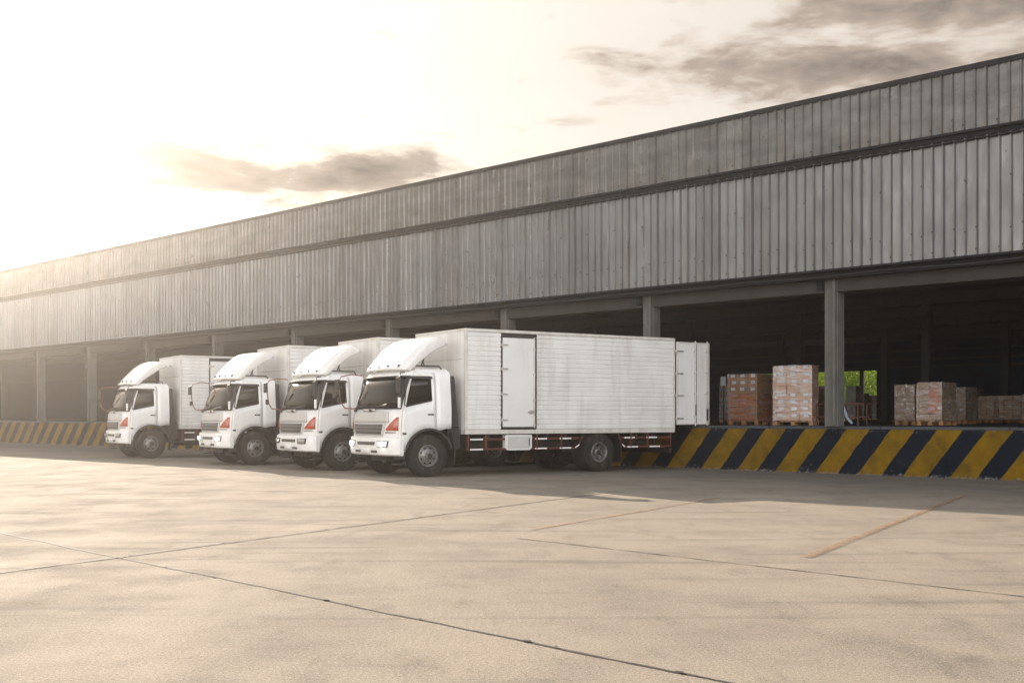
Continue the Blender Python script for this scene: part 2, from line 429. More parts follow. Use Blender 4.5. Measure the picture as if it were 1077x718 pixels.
# building shade near the dock deepened in the slab colour, with a noisy edge
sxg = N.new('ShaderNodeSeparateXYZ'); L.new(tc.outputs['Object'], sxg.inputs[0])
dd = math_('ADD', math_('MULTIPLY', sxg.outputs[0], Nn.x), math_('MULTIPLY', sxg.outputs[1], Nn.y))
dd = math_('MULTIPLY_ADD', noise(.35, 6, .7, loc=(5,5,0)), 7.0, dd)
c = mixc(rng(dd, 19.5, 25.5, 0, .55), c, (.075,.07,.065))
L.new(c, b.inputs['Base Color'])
L.new(rng(med, .3, .7, .82, .98), b.inputs['Roughness'])
b.inputs['Specular IOR Level'].default_value = .12
ad = N.new('ShaderNodeMath'); ad.operation = 'MULTIPLY_ADD'; L.new(broom, ad.inputs[0]); ad.inputs[1].default_value = .25; L.new(grain, ad.inputs[2])
ad2 = N.new('ShaderNodeMath'); ad2.operation = 'ADD'; L.new(ad.outputs[0], ad2.inputs[0]); L.new(speck, ad2.inputs[1])
bp = N.new('ShaderNodeBump'); bp.inputs['Strength'].default_value = .6; bp.inputs['Distance'].default_value = .006
L.new(ad2.outputs[0], bp.inputs['Height']); L.new(bp.outputs[0], b.inputs['Normal'])
M['ground'] = m
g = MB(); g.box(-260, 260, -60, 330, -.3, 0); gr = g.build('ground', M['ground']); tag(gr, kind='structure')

def gp(px, py):                                    # where a spot on the yard lies
    Y = F*CH/(py-HY); return Vector(((px-CX)/F*Y, Y, 0))
M['joint'] = mat('joint filler', (.018,.016,.015), .8, var=.4, scale=30)
def ribbon(mb, a, b_, w, z, step=.06, wob=.006, gap=.0, minw=.2):
    L_ = (b_-a).length; t = (b_-a)/L_; p = Vector((-t.y, t.x, 0)); n = int(L_/step); prev = None
    for i in range(n+1):
        q = a + t*(L_*i/n)
        o = wob*mnoise.noise(q*1.3)*3 + wob*mnoise.noise(q*9)
        ww = w*(minw + (1-minw)*max(0, .5+.9*mnoise.noise(q*4+Vector((5,0,0)))))/2
        l, r = q + p*(o-ww), q + p*(o+ww); l.z = r.z = z
        if prev is not None and not (gap and mnoise.noise(q*2.1+Vector((0,7,0))) > .5-gap):
            mb.add([prev[0], prev[1], r, l], [(0,1,2,3)])
        prev = (l, r)
jt = MB()
A0, A1 = gp(-560, 454.5+2), gp(123, 586); A2 = gp(770, 719); 
dA = (A2-A1).normalized()
ribbon(jt, A1 - dA*30, A2 + dA*8, .036, .004, gap=0, wob=.009, minw=.4)
B0 = gp(0, 602.5); dB = (gp(540, 531)-B0).normalized()
ribbon(jt, B0 - dB*6, gp(632, 519), .045, .008, wob=.008, minw=.5)
C0, C1 = gp(545, 566), gp(1077, 627.5); dC = (C1-C0).normalized()
ribbon(jt, C0 - dC*26, C0, .008, .004, wob=.005, gap=.25)
ribbon(jt, C0, C1 + dC*6, .028, .004, wob=.006)
ribbon(jt, gp(180, 521), gp(330, 500), .02, .004, gap=.2)
ribbon(jt, gp(-60, 524), gp(265, 506), .02, .008, gap=.1)
ribbon(jt, gp(920, 559), gp(1100, 570), .012, .004, gap=.15)
o = jt.build('slab_joint', M['joint']); tag(o, kind='structure')
# small cracks and chips along the joints
ck = MB()
for a, d in ((A1, dA), (B0, dB)):
    for i in range(26):
        q = a + d*(i*.42 + random.random()*.3); p = Vector((-d.y, d.x, 0)); r_ = .012+.02*random.random()
        vs = [q + p*(r_*math.cos(x)*.7) + d*(r_*math.sin(x)*1.8*(.6+.6*random.random())) + Vector((0,0,.011)) for x in (0,1,2,3,4,5)]
        if random.random() < .5: ck.add(vs, [(0,1,2,3,4,5)])
o = ck.build('joint_chips', M['joint']); tag(o, kind='structure')
# worn orange bay lines
m, N, L, b = nt('worn orange paint')
tc = N.new('ShaderNodeTexCoord')
wear = rng(noise(6, 9, .75), .38, .62, 0, 1)
wear2 = rng(noise(30, 4, .6), .35, .65, .35, 1)
c = mixc(wear, (.62,.30,.10), (.42,.30,.18)); c = mixc(1, c, wear2, 'MULTIPLY')
tr = N.new('ShaderNodeBsdfTransparent'); mx = N.new('ShaderNodeMixShader'); L.new(c, b.inputs['Base Color']); b.inputs['Roughness'].default_value = .7
L.new(rng(noise(7, 9, .85), .42, .60, .25, .97), mx.inputs[0]); L.new(b.outputs[0], mx.inputs[1]); L.new(tr.outputs[0], mx.inputs[2])
L.new(mx.outputs[0], N['Material Output'].inputs[0])
M['orangeline'] = m
for (a, b_, w) in ((gp(848, 586.5), gp(1014, 521), .12), (gp(560, 557), gp(757, 523.5), .09)):
    g = MB(); ribbon(g, a, b_, w, .012, wob=.004, minw=.8, step=.1); o = g.build('bay_line', M['orangeline']); tag(o, kind='structure')

# ------------------------------------------------------------------ truck
SX = -1.62                                          # where the flat cab side ends and the curved front starts
def xc(z):                                          # front face profile at the centre line
    P = [(.5,-1.83),(.9,-1.86),(1.2,-1.86),(1.53,-1.82),(1.9,-1.70),(2.28,-1.55),(2.36,-1.47),(2.42,-1.34),(2.46,-1.2)]
    if z <= P[0][0]: return P[0][1]
    for (a, xa), (b_, xb) in zip(P, P[1:]):
        if z <= b_: return xa + (xb-xa)*(z-a)/(b_-a)
    return P[-1][1]
def hw(z):
    P = [(.5,1.15),(1.5,1.16),(2.28,1.09),(2.36,1.06),(2.42,1.0),(2.46,.9)]
    if z <= P[0][0]: return P[0][1]
    for (a, xa), (b_, xb) in zip(P, P[1:]):
        if z <= b_: return xa + (xb-xa)*(z-a)/(b_-a)
    return P[-1][1]
def FX(y, z):
    t = min(1, abs(y)/hw(z)); return xc(z) + .05*t*t + .17*t**7
def lean(x, z):
    w = max(0, min(1, (-x-.9)/(-SX-.9)))**2.6
    return (xc(z)-xc(1.2))*w
AX = -.93; WR = .475                                # front axle, wheel radius
def zbot(x):
    if x > -.93-.0: 
        return 1.08 if x > -.5 else 1.05
    dx = abs(x-AX)
    if dx < .60: return max(.62, .475 + math.sqrt(.60**2-dx*dx))
    return .62

def cab_grid():
    xs = [-.34,-.48,-.60,-.74,-.84,-.93,-1.03,-1.13,-1.23,-1.32,-1.40,-1.46,-1.52,-1.56,-1.61]
    ys = [1.0,.985,.96,.93,.88,.80,.70,.55,.38,.2]
    cols = [('n', x) for x in xs] + [('f', -y) for y in ys] + [('f', 0)] + [('f', y) for y in reversed(ys)] + [('s', x) for x in reversed(xs)]
    def belt(kind, v):
        if kind == 'f': return 1.53
        t = (-v-.84)/(.77); return 1.70 - .15*max(0, min(1, t))
    rows = ['b', .25, .5, .75, 'belt', 'm1', 'm2', 'wt', 2.35, 2.41, 2.445]
    def P(r, c):
        kind, v = c
        b0 = .62 if kind == 'f' else zbot(v)
        bl = belt(kind, v); q = rows[r]
        wt = 2.27 if kind == 'f' else 2.25
        if q == 'b': z = b0
        elif r < 4: z = b0 + (bl-b0)*q
        elif q == 'belt': z = bl
        elif q == 'm1': z = bl + (wt-bl)*.33
        elif q == 'm2': z = bl + (wt-bl)*.67
        elif q == 'wt': z = wt
        else: z = q
        if kind == 'f':
            y = v*hw(z); return Vector((FX(y, z), y, z))
        y = hw(z)*(-1 if kind == 'n' else 1)
        x = v + lean(v, z)
        if z > 2.36 and v > -.6: x -= (z-2.36)*.6*(1 if v > -.45 else .5)
        return Vector((x, y, z))
    return cols, rows, P, xs

def lay(name, pts_fn, mt, parent, nu=10, nv=3, solid=.012, **k):
    g = MB(); g.grid(pts_fn, nu, nv); return g.build(name, mt, parent, smooth=True, solid=solid, **k)
def patch(name, y0, y1, z0, z1, off, mt, parent, fx=FX, taper=0, solid=.012, nu=14, nv=4):
    def fn(u, v):
        y = y0 + (y1-y0)*u; z = z0 + (z1-z0)*v
        ym = (y0+y1)/2; y = ym + (y-ym)*(1 - taper*(1-v))
        return (fx(y, z) - off, y, z)
    return lay(name, fn, mt, parent, nu, nv, solid)
def BX(y, z):                                       # bumper face
    t = min(1, abs(y)/1.19); return -1.93 + .05*t*t + .20*t**8 + max(0, z-.80)*.15 + max(0, .56-z)*.3

def wheel(parent, name, x, y, side, rear=False, dual=False):
    """side -1: outer face towards -y"""
    w = empty(name, (x, y, WR)); w.parent = parent
    hwid = .13
    T = MB()
    for k in ((0, 1) if dual else (0,)):
        c = -side*k*.31
        prof = []
        outer = [(.235,-hwid*.86),(.33,-hwid*1.04),(.43,-hwid*1.0),(.462,-hwid*.86),(.472,-hwid*.70)]
        tread = []
        for g_ in (-.62,-.2,.22,.64):
            yy = g_*hwid
            tread += [(WR, yy-.018), (WR-.014, yy-.012), (WR-.014, yy+.012), (WR, yy+.018)]
        prof = outer + tread + [(r, -yy) for r, yy in reversed(outer)]
        T.lathe_y([(r, yy+c) for r, yy in prof], 0, 0, 0, 48)
    lug = MB()
    for k in range(48):
        a = 2*math.pi*k/48
        for sd in (-1, 1):
            mt_ = Matrix.Rotation(a + (.03 if sd > 0 else 0), 4, 'Y')
            lug.box(-.018, .018, sd*hwid*.72, sd*hwid*.93, .455, .474, mt_)
    T.build('tyre', M['rubber'], w, smooth=True, extra=[(lug, M['rubber'])])
    s = side
    rm = MB()
    if rear:
        prof = [(.30, s*.118), (.285, s*.124), (.27, s*.11), (.255, s*.05), (.245, -s*.04), (.17, -s*.05), (.115, -s*.03), (.11, s*.06), (.085, s*.075), (.0001, s*.08)]
    else:
        prof = [(.30, s*.118), (.285, s*.124), (.27, s*.108), (.25, s*.05), (.235, s*.055), (.16, s*.115), (.12, s*.12), (.105, s*.125), (.10, s*.165), (.08, s*.185), (.0001, s*.19)]
    prof = [(r*.82, y_) for r, y_ in prof]
    rm.lathe_y(prof, 0, 0, 0, 40, closed=False)
    h = MB()
    for k in range(8):
        a = 2*math.pi*(k+.5)/8; rr = .170
        yy = -s*.036 if rear else s*.084
        h.lathe_y([(.0001, yy-s*.004), (.027, yy-s*.004), (.030, yy), (.0001, yy+s*.006)], rr*math.cos(a), 0, rr*math.sin(a), 10, closed=False)
    hh = h; h = MB()
    for k in range(10):
        a = 2*math.pi*k/10; yy = s*(.0 if rear else .118)
        base = (-s*.03) if rear else s*.11
        h.lathe_y([(.016, base), (.016, base+s*.035), (.0001, base+s*.04)], .112*math.cos(a), 0, .112*math.sin(a), 6, closed=False)
    rim = rm.build('rim', M['rimdark' if rear else 'rim'], w, smooth=True, extra=[(hh, M['hole']), (h, M['rim' if not rear else 'rimdark'])])
    h = MB(); h.lathe_y([(.055, s*(.17 if not rear else .07)), (.06, s*(.2 if not rear else .1)), (.0001, s*(.205 if not rear else .105))], 0, 0, 0, 18, closed=False)
    h.build('hub_cap', M['chassis'], rim, smooth=True)
    return w

def make_truck(px, Y, LB, lit, label, rear_open, rz):
    X = (px-CX)/F*Y
    d = Vector((math.cos(rz), math.sin(rz), 0)); w_ = Vector((-math.sin(rz), math.cos(rz), 0))
    loc = Vector((X, Y, 0)) - d*AX + w_*1.12        # the near front wheel stands at (px, Y)
    T = empty('box_truck', loc, rz)
    tag(T, label, 'truck', 'white box trucks backed up to the dock')
    cols, rows, P, xs = cab_grid()
    nc, nr = len(cols), len(rows)
    body = MB(); dn = MB(); df = MB(); wn = MB(); wf = MB(); ws = MB(); rq = MB()
    for r in range(nr-1):
        for c in range(nc-1):
            q = [P(r, cols[c]), P(r, cols[c+1]), P(r+1, cols[c+1]), P(r+1, cols[c])]
            k0, k1 = cols[c], cols[c+1]
            tgt = body
            glassrow = 4 <= r < 7
            if k0[0] == k1[0] and k0[0] in 'ns':
                lo, hi = sorted((k0[1], k1[1]))
                if lo >= -1.56-1e-6 and hi <= -.84+1e-6 and glassrow: tgt = wn if k0[0] == 'n' else wf
                elif lo >= -1.61-1e-6 and hi <= -.74+1e-6 and r < 8: tgt = dn if k0[0] == 'n' else df
            elif glassrow:
                fc = (k0[0] == 'f' and k1[0] == 'f' and abs(k0[1]) <= .985+1e-6 and abs(k1[1]) <= .985+1e-6)
                if fc: tgt = ws
            tgt.add(q, [(0,1,2,3)])
    # roof lid, back wall
    top = [P(nr-1, c) for c in cols]
    body.add(top, [tuple(range(len(top)))])
    h = len(cols)
    for r in range(nr-1):
        a, b_, c_, d_ = P(r, cols[0]), P(r, cols[-1]), P(r+1, cols[-1]), P(r+1, cols[0]); body.add([a, b_, c_, d_], [(0,1,2,3)])
    cab = body.build('cab', M['cab'], T)
    bm = bmesh.new(); bm.from_mesh(cab.data); bmesh.ops.remove_doubles(bm, verts=bm.verts, dist=.0008); bmesh.ops.recalc_face_normals(bm, faces=bm.faces); bm.to_mesh(cab.data); bm.free()
    for p in cab.data.polygons: p.use_smooth = True
    cab.data.set_sharp_from_angle(angle=R(38))
    mdf = cab.modifiers.new('s', 'SOLIDIFY'); mdf.thickness = .025; mdf.offset = -1
    def join(o, th, off):
        bm = bmesh.new(); bm.from_mesh(o.data); bmesh.ops.remove_doubles(bm, verts=bm.verts, dist=.0008); bmesh.ops.recalc_face_normals(bm, faces=bm.faces)
        bm.to_mesh(o.data); bm.free()
        for p in o.data.polygons: p.use_smooth = True
        mm_ = o.modifiers.new('s', 'SOLIDIFY'); mm_.thickness = th; mm_.offset = off
        return o
    # doors stand 7 mm proud so that their shut lines show
    for dm, wm, sgn in ((dn, wn, -1), (df, wf, 1)):
        dm.v = [(x, y+sgn*.007, z) for x, y, z in dm.v]
        dr = join(dm.build('cab_door', M['cab'], T), .022, 0)
        wm.v = [(x, y-sgn*.008, z) for x, y, z in wm.v]
        join(wm.build('door_window', M['sideglass'], dr), .004, 0)
        fr = MB(); yy = lambda z: sgn*(hw(z)+.012)
        pts = [(-.845, 1.715), (-.86, 2.235), (-1.45, 2.235), (-1.545, 1.60), (-.845, 1.715)]
        # weather strip round the glass and a rain visor above
        for (xa, za), (xb, zb) in zip(pts, pts[1:]):
            fr.tube([(xa, yy(za), za), (xb, yy(zb), zb)], .013, 6)
        fr.build('window_seal', M['plastic'], dr)
        v = MB(); v.grid(lambda u, w: (-.82-.60*u, sgn*(hw(2.25)+.012+.028*w), 2.262-.055*w), 8, 2); v.build('rain_visor', M['plastic'], dr, solid=.006)
        hd = MB(); y0, y1 = sorted((sgn*1.162, sgn*1.185)); hd.box(-.965, -.80, y0, y1, 1.385, 1.42); hb = hd.build('door_handle', M['plastic'], dr, bevel=.008)
        cr = MB(); y0, y1 = sorted((sgn*1.160, sgn*1.170)); cr.box(-1.56, -.78, y0, y1, 1.505, 1.512); cr.build('crease_line', M['panelgrey'], dr)
        # side repeater / badge low on the door
        rp = MB(); y0, y1 = sorted((sgn*1.158, sgn*1.182)); rp.box(-1.60, -1.50, y0, y1, .955, 1.00); rp.build('side_marker_lamp', M['plastic'], T, bevel=.006)
        # arch trim, wheel-arch liner, mud flap, step
        at = MB(); seg = []
        for i in range(15):
            a = R(165 - 150*i/14); seg.append((AX + .60*math.cos(a), .475 + .60*math.sin(a)))
        for (xa, za), (xb, zb) in zip(seg, seg[1:]):
            y0, y1 = sorted((sgn*.98, sgn*1.20))
            at.add([(xa, y0, za), (xb, y0, zb), (xb, y1, zb), (xa, y1, za)], [(0,1,2,3)])
        at.build('wheel_arch', M['plastic'], T, solid=.045, offset=0)
        mf = MB(); y0, y1 = sorted((sgn*.80, sgn*1.16))
        mf.add([(-.32, y0, 1.0), (-.24, y0, .62), (-.27, y0, .25), (-.27, y1, .25), (-.24, y1, .62), (-.32, y1, 1.0)], [(0,1,4,5), (1,2,3,4)])
        mf.build('mud_flap', M['plastic'], T, solid=.03)
        st = MB(); y0, y1 = sorted((sgn*.85, sgn*1.13)); st.box(-1.66, -1.50, y0, y1, .40, .61); st.box(-1.72, -1.49, y0, y1-.06 if sgn > 0 else y1, .28, .32)
        stp = st.build('step', M['plastic'], T, bevel=.02)
        e = MB(); y0, y1 = sorted((sgn*1.132, sgn*1.145)); e.box(-1.65, -1.51, y0, y1, .575, .60); e.build('step_edge', M['steel'], stp)
    join(ws.build('windscreen', M['glass'], T), .005, 0).location = (.008, 0, 0)
    # dark seal round the windscreen
    sl = MB()
    def sq(y, z): return (FX(y*hw(z), z)-.004, y*hw(z), z)
    ys = [i/20*1.97-.985 for i in range(21)]
    sl.tube([sq(y, 1.535) for y in ys], .016, 6); sl.tube([sq(y, 2.262) for y in ys], .014, 6)
    for s_ in (-1, 1): sl.tube([sq(s_*.985, 1.53+.74*i/6) for i in range(7)], .016, 6)
    sl.build('windscreen_seal', M['plastic'], T)
    # cab interior seen through the glass
    it = MB(); it.box(-1.72, -1.35, -1.02, 1.02, 1.30, 1.50); it.box(-1.60, -.9, -1.1, 1.1, 1.04, 1.08)
    ds = it.build('dashboard', M['dash'], T, bevel=.03)
    pp = MB(); pp.box(-1.68, -1.46, -.55, -.25, 1.503, 1.512, Matrix.Rotation(.03, 4, 'Z')); pp.build('paper_sheets', M['paper'], ds)
    sw = MB(); cy = -.42 if False else .25
    ring = [(-1.36 + .08*math.sin(2*math.pi*i/20)*.8, cy + .21*math.cos(2*math.pi*i/20), 1.60 + .12*math.sin(2*math.pi*i/20)) for i in range(21)]
    sw.tube(ring, .016, 6, False); sw.tube([(-1.36, cy-.2, 1.6), (-1.36, cy+.2, 1.6)], .014, 6); sw.tube([(-1.36, cy, 1.6), (-1.5, cy, 1.42)], .03, 8)
    sw.build('steering_wheel', M['panelgrey'], T)
    for cy in (-.5, .45):
        se = MB(); se.box(-.98, -.5, cy-.26, cy+.26, 1.09, 1.30); se.box(-.62, -.44, cy-.26, cy+.26, 1.28, 1.92, Matrix.Translation((0,0,0)))
        se.box(-.60, -.48, cy-.14, cy+.14, 1.93, 2.10)
        se.build('seat', M['seat'], T, bevel=.04)
    bp_ = MB(); bp_.box(-.40, -.372, -1.05, 1.05, 1.1, 2.3); bp_.build('cab_back_lining', M['dash'], T)
    # front: grey panel, grille, badge, signals, bumper
    patch('front_panel', -.86, .86, 1.22, 1.475, .012, M['panelgrey'], T, taper=-.06)
    gs = patch('grille_surround', -.80, .80, .925, 1.215, .014, M['panelgrey'], T, taper=.12)
    gl = patch('grille', -.72, .72, .96, 1.185, .028, M['grille'], T, taper=.12)
    sl_ = MB()
    for zz in (1.035, 1.11):
        k = .72*(1-.12*(1-(zz-.96)/.225))
        sl_.tube([(FX(k*(i/12*2-1), zz)-.042, k*(i/12*2-1), zz) for i in range(13)], .011, 5)
    sl_.build('grille_bars', M['grillebar'], gl)
    patch('name_badge', -.30, .30, 1.488, 1.525, .03, M['chrome'], T, solid=.02)
    for s_ in (-1, 1):
        def fn(u, v):
            y = .82 + .31*u; zt = 1.075 + .27*min(1, u*1.1)**1.1; z = 1.045 + (zt-1.045)*v
            return (FX(y, z) - .016, s_*y, z)
        sg = lay('turn_signal', fn, M['orange'], T, 10, 4, .02)
        def rmf(u, v):
            y = .80 + .28*u; return (FX(y, 1.0)-.012, s_*y, .985 + .035*v)
        lay('signal_rim', rmf, M['chrome'], sg, 8, 1, .01)
    bmp = MB()
    cols_b = [(-1.58, -1.19)] + [(None, -1.19 + 2.38*i/28) for i in range(29)] + [(-1.58, 1.19)]
    zz_ = [.48, .51, .60, .80, .88, .905]
    ins = [.03, .0, .0, .0, .0, .03]
    vs = []
    for z, q in zip(zz_, ins):
        for x, y in cols_b:
            yy = y*(1-q*.6)
            vs.append(((BX(y, z)+q) if x is None else x, yy, z))
    k = len(cols_b); fs = [(j*k+i, j*k+i+1, (j+1)*k+i+1, (j+1)*k+i) for j in range(len(zz_)-1) for i in range(k-1)]
    fs.append(tuple(reversed(range(k)))); fs.append(tuple(5*k+i for i in range(k)))
    bmp.add(vs, fs); bump_ = bmp.build('bumper', M['cab'], T, smooth=True)
    patch('bumper_slot', -.46, .46, .715, .79, .004, M['grille'], bump_, fx=BX, taper=.08, solid=.01)
    for s_ in (-1, 1):
        y0, y1 = sorted((s_*.28, s_*.55)); patch('lower_slot', y0, y1, .545, .60, .004, M['grille'], bump_, fx=BX, solid=.01, nu=4)
        y0, y1 = sorted((s_*.56, s_*.99)); hs = patch('headlight_surround', y0, y1, .675, .815, .005, M['plastic'], bump_, fx=BX, taper=.15, solid=.012)
        y0, y1 = sorted((s_*.60, s_*.95)); hl = patch('headlight', y0, y1, .69, .80, .014, M['lampglow' if lit else 'lampoff'], bump_, fx=BX, taper=.15, solid=.014)
        lb = MB(); cyy = s_*.79
        lb.lathe_y([(.05, 0), (.044, .015), (.0001, .024)], 0, 0, 0, 16, closed=False)
        mtx = Matrix.Rotation(R(90), 4, 'Z')
        lb.v = [tuple((mtx @ Vector(v)) + Vector((BX(cyy, .745)-.021, cyy, .745))) for v in lb.v]
        lb.build('headlight_bulb', M['lampon' if lit else 'lampoff'], hl, smooth=True)
    np_ = patch('number_plate', -.21, .21, .525, .635, .012, M['reflector'], bump_, fx=BX, solid=.006, nu=4)
    # wipers
    for (ya, yb) in ((-.10, -.78), (.78, .12)):
        wp = MB(); za, zb = 1.50, 1.60
        wp.tube([(FX(ya, za)-.03, ya, za), (FX((ya+yb)/2, 1.58)-.035, (ya+yb)/2, 1.58), (FX(yb, zb)-.03, yb, zb)], .012, 6)
        wp.tube([(FX(ya-.05, 1.56)-.02, ya+.12, 1.55), (FX(yb, 1.63)-.02, yb, 1.64)], .009, 5)
        wp.box(FX(ya, za)-.05, FX(ya, za)-.0, ya-.04, ya+.04, za-.03, za+.02)
        wp.build('wiper', M['plastic'], T)
    # mirrors
    mr_ = MB(); Z = [(-1.50, 1.08, 2.33), (-1.72, 1.22, 2.36), (-1.90, 1.40, 2.31), (-1.93, 1.46, 2.2), (-1.92, 1.45, 1.9), (-1.90, 1.40, 1.68), (-1.85, 1.30, 1.56), (-1.70, 1.14, 1.54)]
    mr_.tube(Z, .015, 8)
    ma = mr_.build('mirror_arm', M['redarm'], T, smooth=True)
    q = MB(); q.box(-.035, .02, -.10, .10, -.13, .13); q.v = [(x-1.95, y+1.50, z+2.12) for x, y, z in q.v]; q.build('mirror', M['plastic'], ma, bevel=.02)
    q = MB(); q.box(-.03, .02, -.05, .05, -.07, .07); q.v = [(x-1.94, y+1.44, z+1.74) for x, y, z in q.v]; q.build('mirror', M['plastic'], ma, bevel=.015)
    mr_ = MB(); mr_.tube([(-1.5, -1.07, 2.34), (-1.66, -1.20, 2.33), (-1.72, -1.27, 2.24), (-1.72, -1.28, 1.72), (-1.66, -1.18, 1.55)], .014, 8)
    ma = mr_.build('mirror_arm', M['plastic'], T, smooth=True)
    q = MB(); q.box(-.04, .03, -.095, .095, -.20, .17); q.v = [(x-1.74, y-1.275, z+2.06) for x, y, z in q.v]; q.build('mirror', M['plastic'], ma, bevel=.025)
    q = MB(); q.box(-.03, .02, -.03, .03, -.13, .10); q.v = [(x-1.73, y-1.28, z+1.68) for x, y, z in q.v]; q.build('mirror_bracket', M['cab'], ma, bevel=.01)
    # roof deflector
    df_ = MB()
    def prof(v):
        return -1.50 + .80*v, 2.40 + .74*(.55*v + .45*math.sin(v*math.pi/2))
    def top_s(u, v):
        x, z = prof(v); y = (u*2-1); hwd = 1.0 + .06*v
        crown = .06*(1-y*y)
        return (x - crown*.8 + .07*abs(y)**8, y*hwd, z + .02*(1-y*y))
    df_.grid(top_s, 20, 14)
    for s_ in (-1, 1):
        def side(u, v):
            x, z = prof(v); x += .07
            wr = .12 + .17*v
            return (x + u*wr, s_*((1.0+.06*v) - .03*u*u), z - u*(.01 + .13*v))
        df_.grid(side, 5, 14)
    def lip(u, v):
        x, z = prof(1); y = u*2-1; return (x + .07*abs(y)**8 - .06*(1-y*y)*.8 + v*.22, y*1.06, z + .02*(1-y*y) - .01*v - .13*v*abs(y)**10)
    df_.grid(lip, 20, 4)
    dfo = df_.build('wind_deflector', M['cab'], T)
    bm = bmesh.new(); bm.from_mesh(dfo.data); bmesh.ops.remove_doubles(bm, verts=bm.verts, dist=.004); bmesh.ops.recalc_face_normals(bm, faces=bm.faces); bm.to_mesh(dfo.data); bm.free()
    for p in dfo.data.polygons: p.use_smooth = True
    dfo.data.set_sharp_from_angle(angle=R(50))
    mm_ = dfo.modifiers.new('s', 'SOLIDIFY'); mm_.thickness = .03; mm_.offset = 0
    for y in (-.72, -.25, .22, .68):
        ml = MB(); p = Vector(top_s((y+1)/2, .10)); ml.box(p.x-.05, p.x+.02, p.y-.032, p.y+.032, p.z-.03, p.z+.03); ml.build('marker_lamp', M['plastic'], dfo, bevel=.012)
    ru = MB()
    for s_ in (-1, 1):
        ru = MB()
        ru.tube([(-1.3, s_*.97, 2.43), (-1.24, s_*.97, 2.50), (-.55, s_*.97, 2.50), (-.50, s_*.97, 2.43)], .018, 8)
        ru.tube([(-1.0, s_*.93, 2.50), (-.86, s_*.93, 2.84)], .016, 6); ru.tube([(-.92, s_*.93, 2.50), (-1.0, s_*.93, 2.80)], .013, 6)
        ru.build('roof_rail', M['plastic'], T)
    sn = MB(); sn.box(-.325, -.10, -1.10, -.72, 1.1, 2.28); sn.v = [(x if not (z > 2 and x > -.2) else x-.12, y, z) for x, y, z in sn.v]
    sn.build('air_intake', M['plastic'], T, bevel=.03)
    sn = MB(); sn.box(-.36, -.02, -1.02, -.55, .60, 1.08); sn.box(-.3, 0, -.5, .9, .5, 1.5); sn.build('engine_housing', M['chassis'], T, bevel=.02)
    # chassis
    RXA = LB*.618                                   # rear axle
    ch = MB()
    for s_ in (-1, 1): ch.box(-1.5, LB-.1, s_*.43-.04, s_*.43+.04, .62, .86)
    x = .1
    while x < LB: ch.box(x, x+.08, -1.1, 1.1, .86, .94); x += .55
    ch.box(AX-.06, AX+.06, -.95, .95, .42, .54); ch.box(RXA-.09, RXA+.09, -.8, .8, .38, .56)
    ch.box(RXA-.22, RXA+.22, -.22, .22, .28, .70); ch.box(-1.6, -.5, -.4, .4, .34, .9)
    ch.box(RXA-.75, RXA+.75, -.60, -.50, .50, .60); ch.box(RXA-.75, RXA+.75, .50, .60, .50, .60)
    ch.build('chassis', M['chassis'], T)
    ft = MB(); ft.tube([(.35, .85, .6), (1.55, .85, .6)], .24, 20); ft.build('fuel_tank', M['chassis'], T, smooth=True)
    wheel(T, 'front_wheel', AX, -1.02, -1); wheel(T, 'front_wheel', AX, 1.02, 1)
    wheel(T, 'rear_wheel', RXA, -1.02, -1, True, True); wheel(T, 'rear_wheel', RXA, 1.02, 1, True, True)
    for s_ in (-1, 1):
        mf = MB(); y0, y1 = sorted((s_*.62, s_*1.15)); mf.box(RXA+.66, RXA+.68, y0, y1, .22, .86); mf.build('mud_flap', M['plastic'], T)
    # side guards: red rails with white tape
    for s_ in (-1, 1):
        y = s_*1.15
        gd = MB(); tp = MB()
        y0, y1 = y-.02, y+.02
        def rail(xa, xb, z): 
            gd.box(xa, xb, y0, y1, z-.022, z+.022)
            x = xa+.10
            while x < xb-.3:
                if s_ < 0 and xa < 1 and .85 < x < 1.9: x += .36; continue
                t0, t1 = sorted((y+s_*.021, y+s_*.026)); tp.box(x, x+.34, t0, t1, z-.017, z+.017); x += .72
        xa, xb = .05, RXA-.62
        rail(xa, xb, .83); rail(xa, xb-.12, .60)
        rail(RXA+.66, LB-.08, .83); rail(RXA+.76, LB-.12, .60)
        for xx in (.07, .55, 1.98, 2.7): 
            if xx < xb-.1: gd.box(xx, xx+.045, y-.03, y+.015, .60, .94)
        for xx in (RXA+.95, RXA+1.5, LB-.15): 
            if xx < LB-.1: gd.box(xx, xx+.045, y-.03, y+.015, .60, .94)
        gd.tube([(xb-.14, y, .60), (xb, y, .68), (xb+.08, y, .86)], .02, 6); gd.tube([(RXA+.78, y, .60), (RXA+.68, y, .68), (RXA+.60, y, .86)], .02, 6)
        tp.tube([(xb-.14, y+s_*.012, .60), (xb-.02, y+s_*.012, .668)], .016, 6); tp.tube([(RXA+.78, y+s_*.012, .60), (RXA+.70, y+s_*.012, .668)], .016, 6)
        gd.build('side_guard', M['red'], T, extra=[(tp, M['reflector'])])
    tb = MB(); oct_ = [(1.10,.925),(1.10,.62),(1.17,.565),(1.78,.565),(1.85,.62),(1.85,.925)]
    tb.add([(x, -1.19, z) for x, z in oct_] + [(x, -1.06, z) for x, z in oct_], [tuple(range(6)), tuple(range(11, 5, -1))] + [(i, (i+1) % 6, 6+(i+1) % 6, 6+i) for i in range(6)])
    to_ = tb.build('tool_box', M['boxdoor'], T, bevel=.006)
    q = MB(); q.box(1.16, 1.79, -1.197, -1.191, .61, .895); q.build('tool_box_door', M['panelgrey'], to_, bevel=.004)
    q = MB(); q.box(1.755, 1.78, -1.206, -1.197, .66, .85); q.build('tool_box_latch', M['chassis'], to_)
    # cargo box
    cb = empty('cargo_box', (0, 0, .95)); cb.parent = T
    Z0, Z1 = 0.0, 2.42
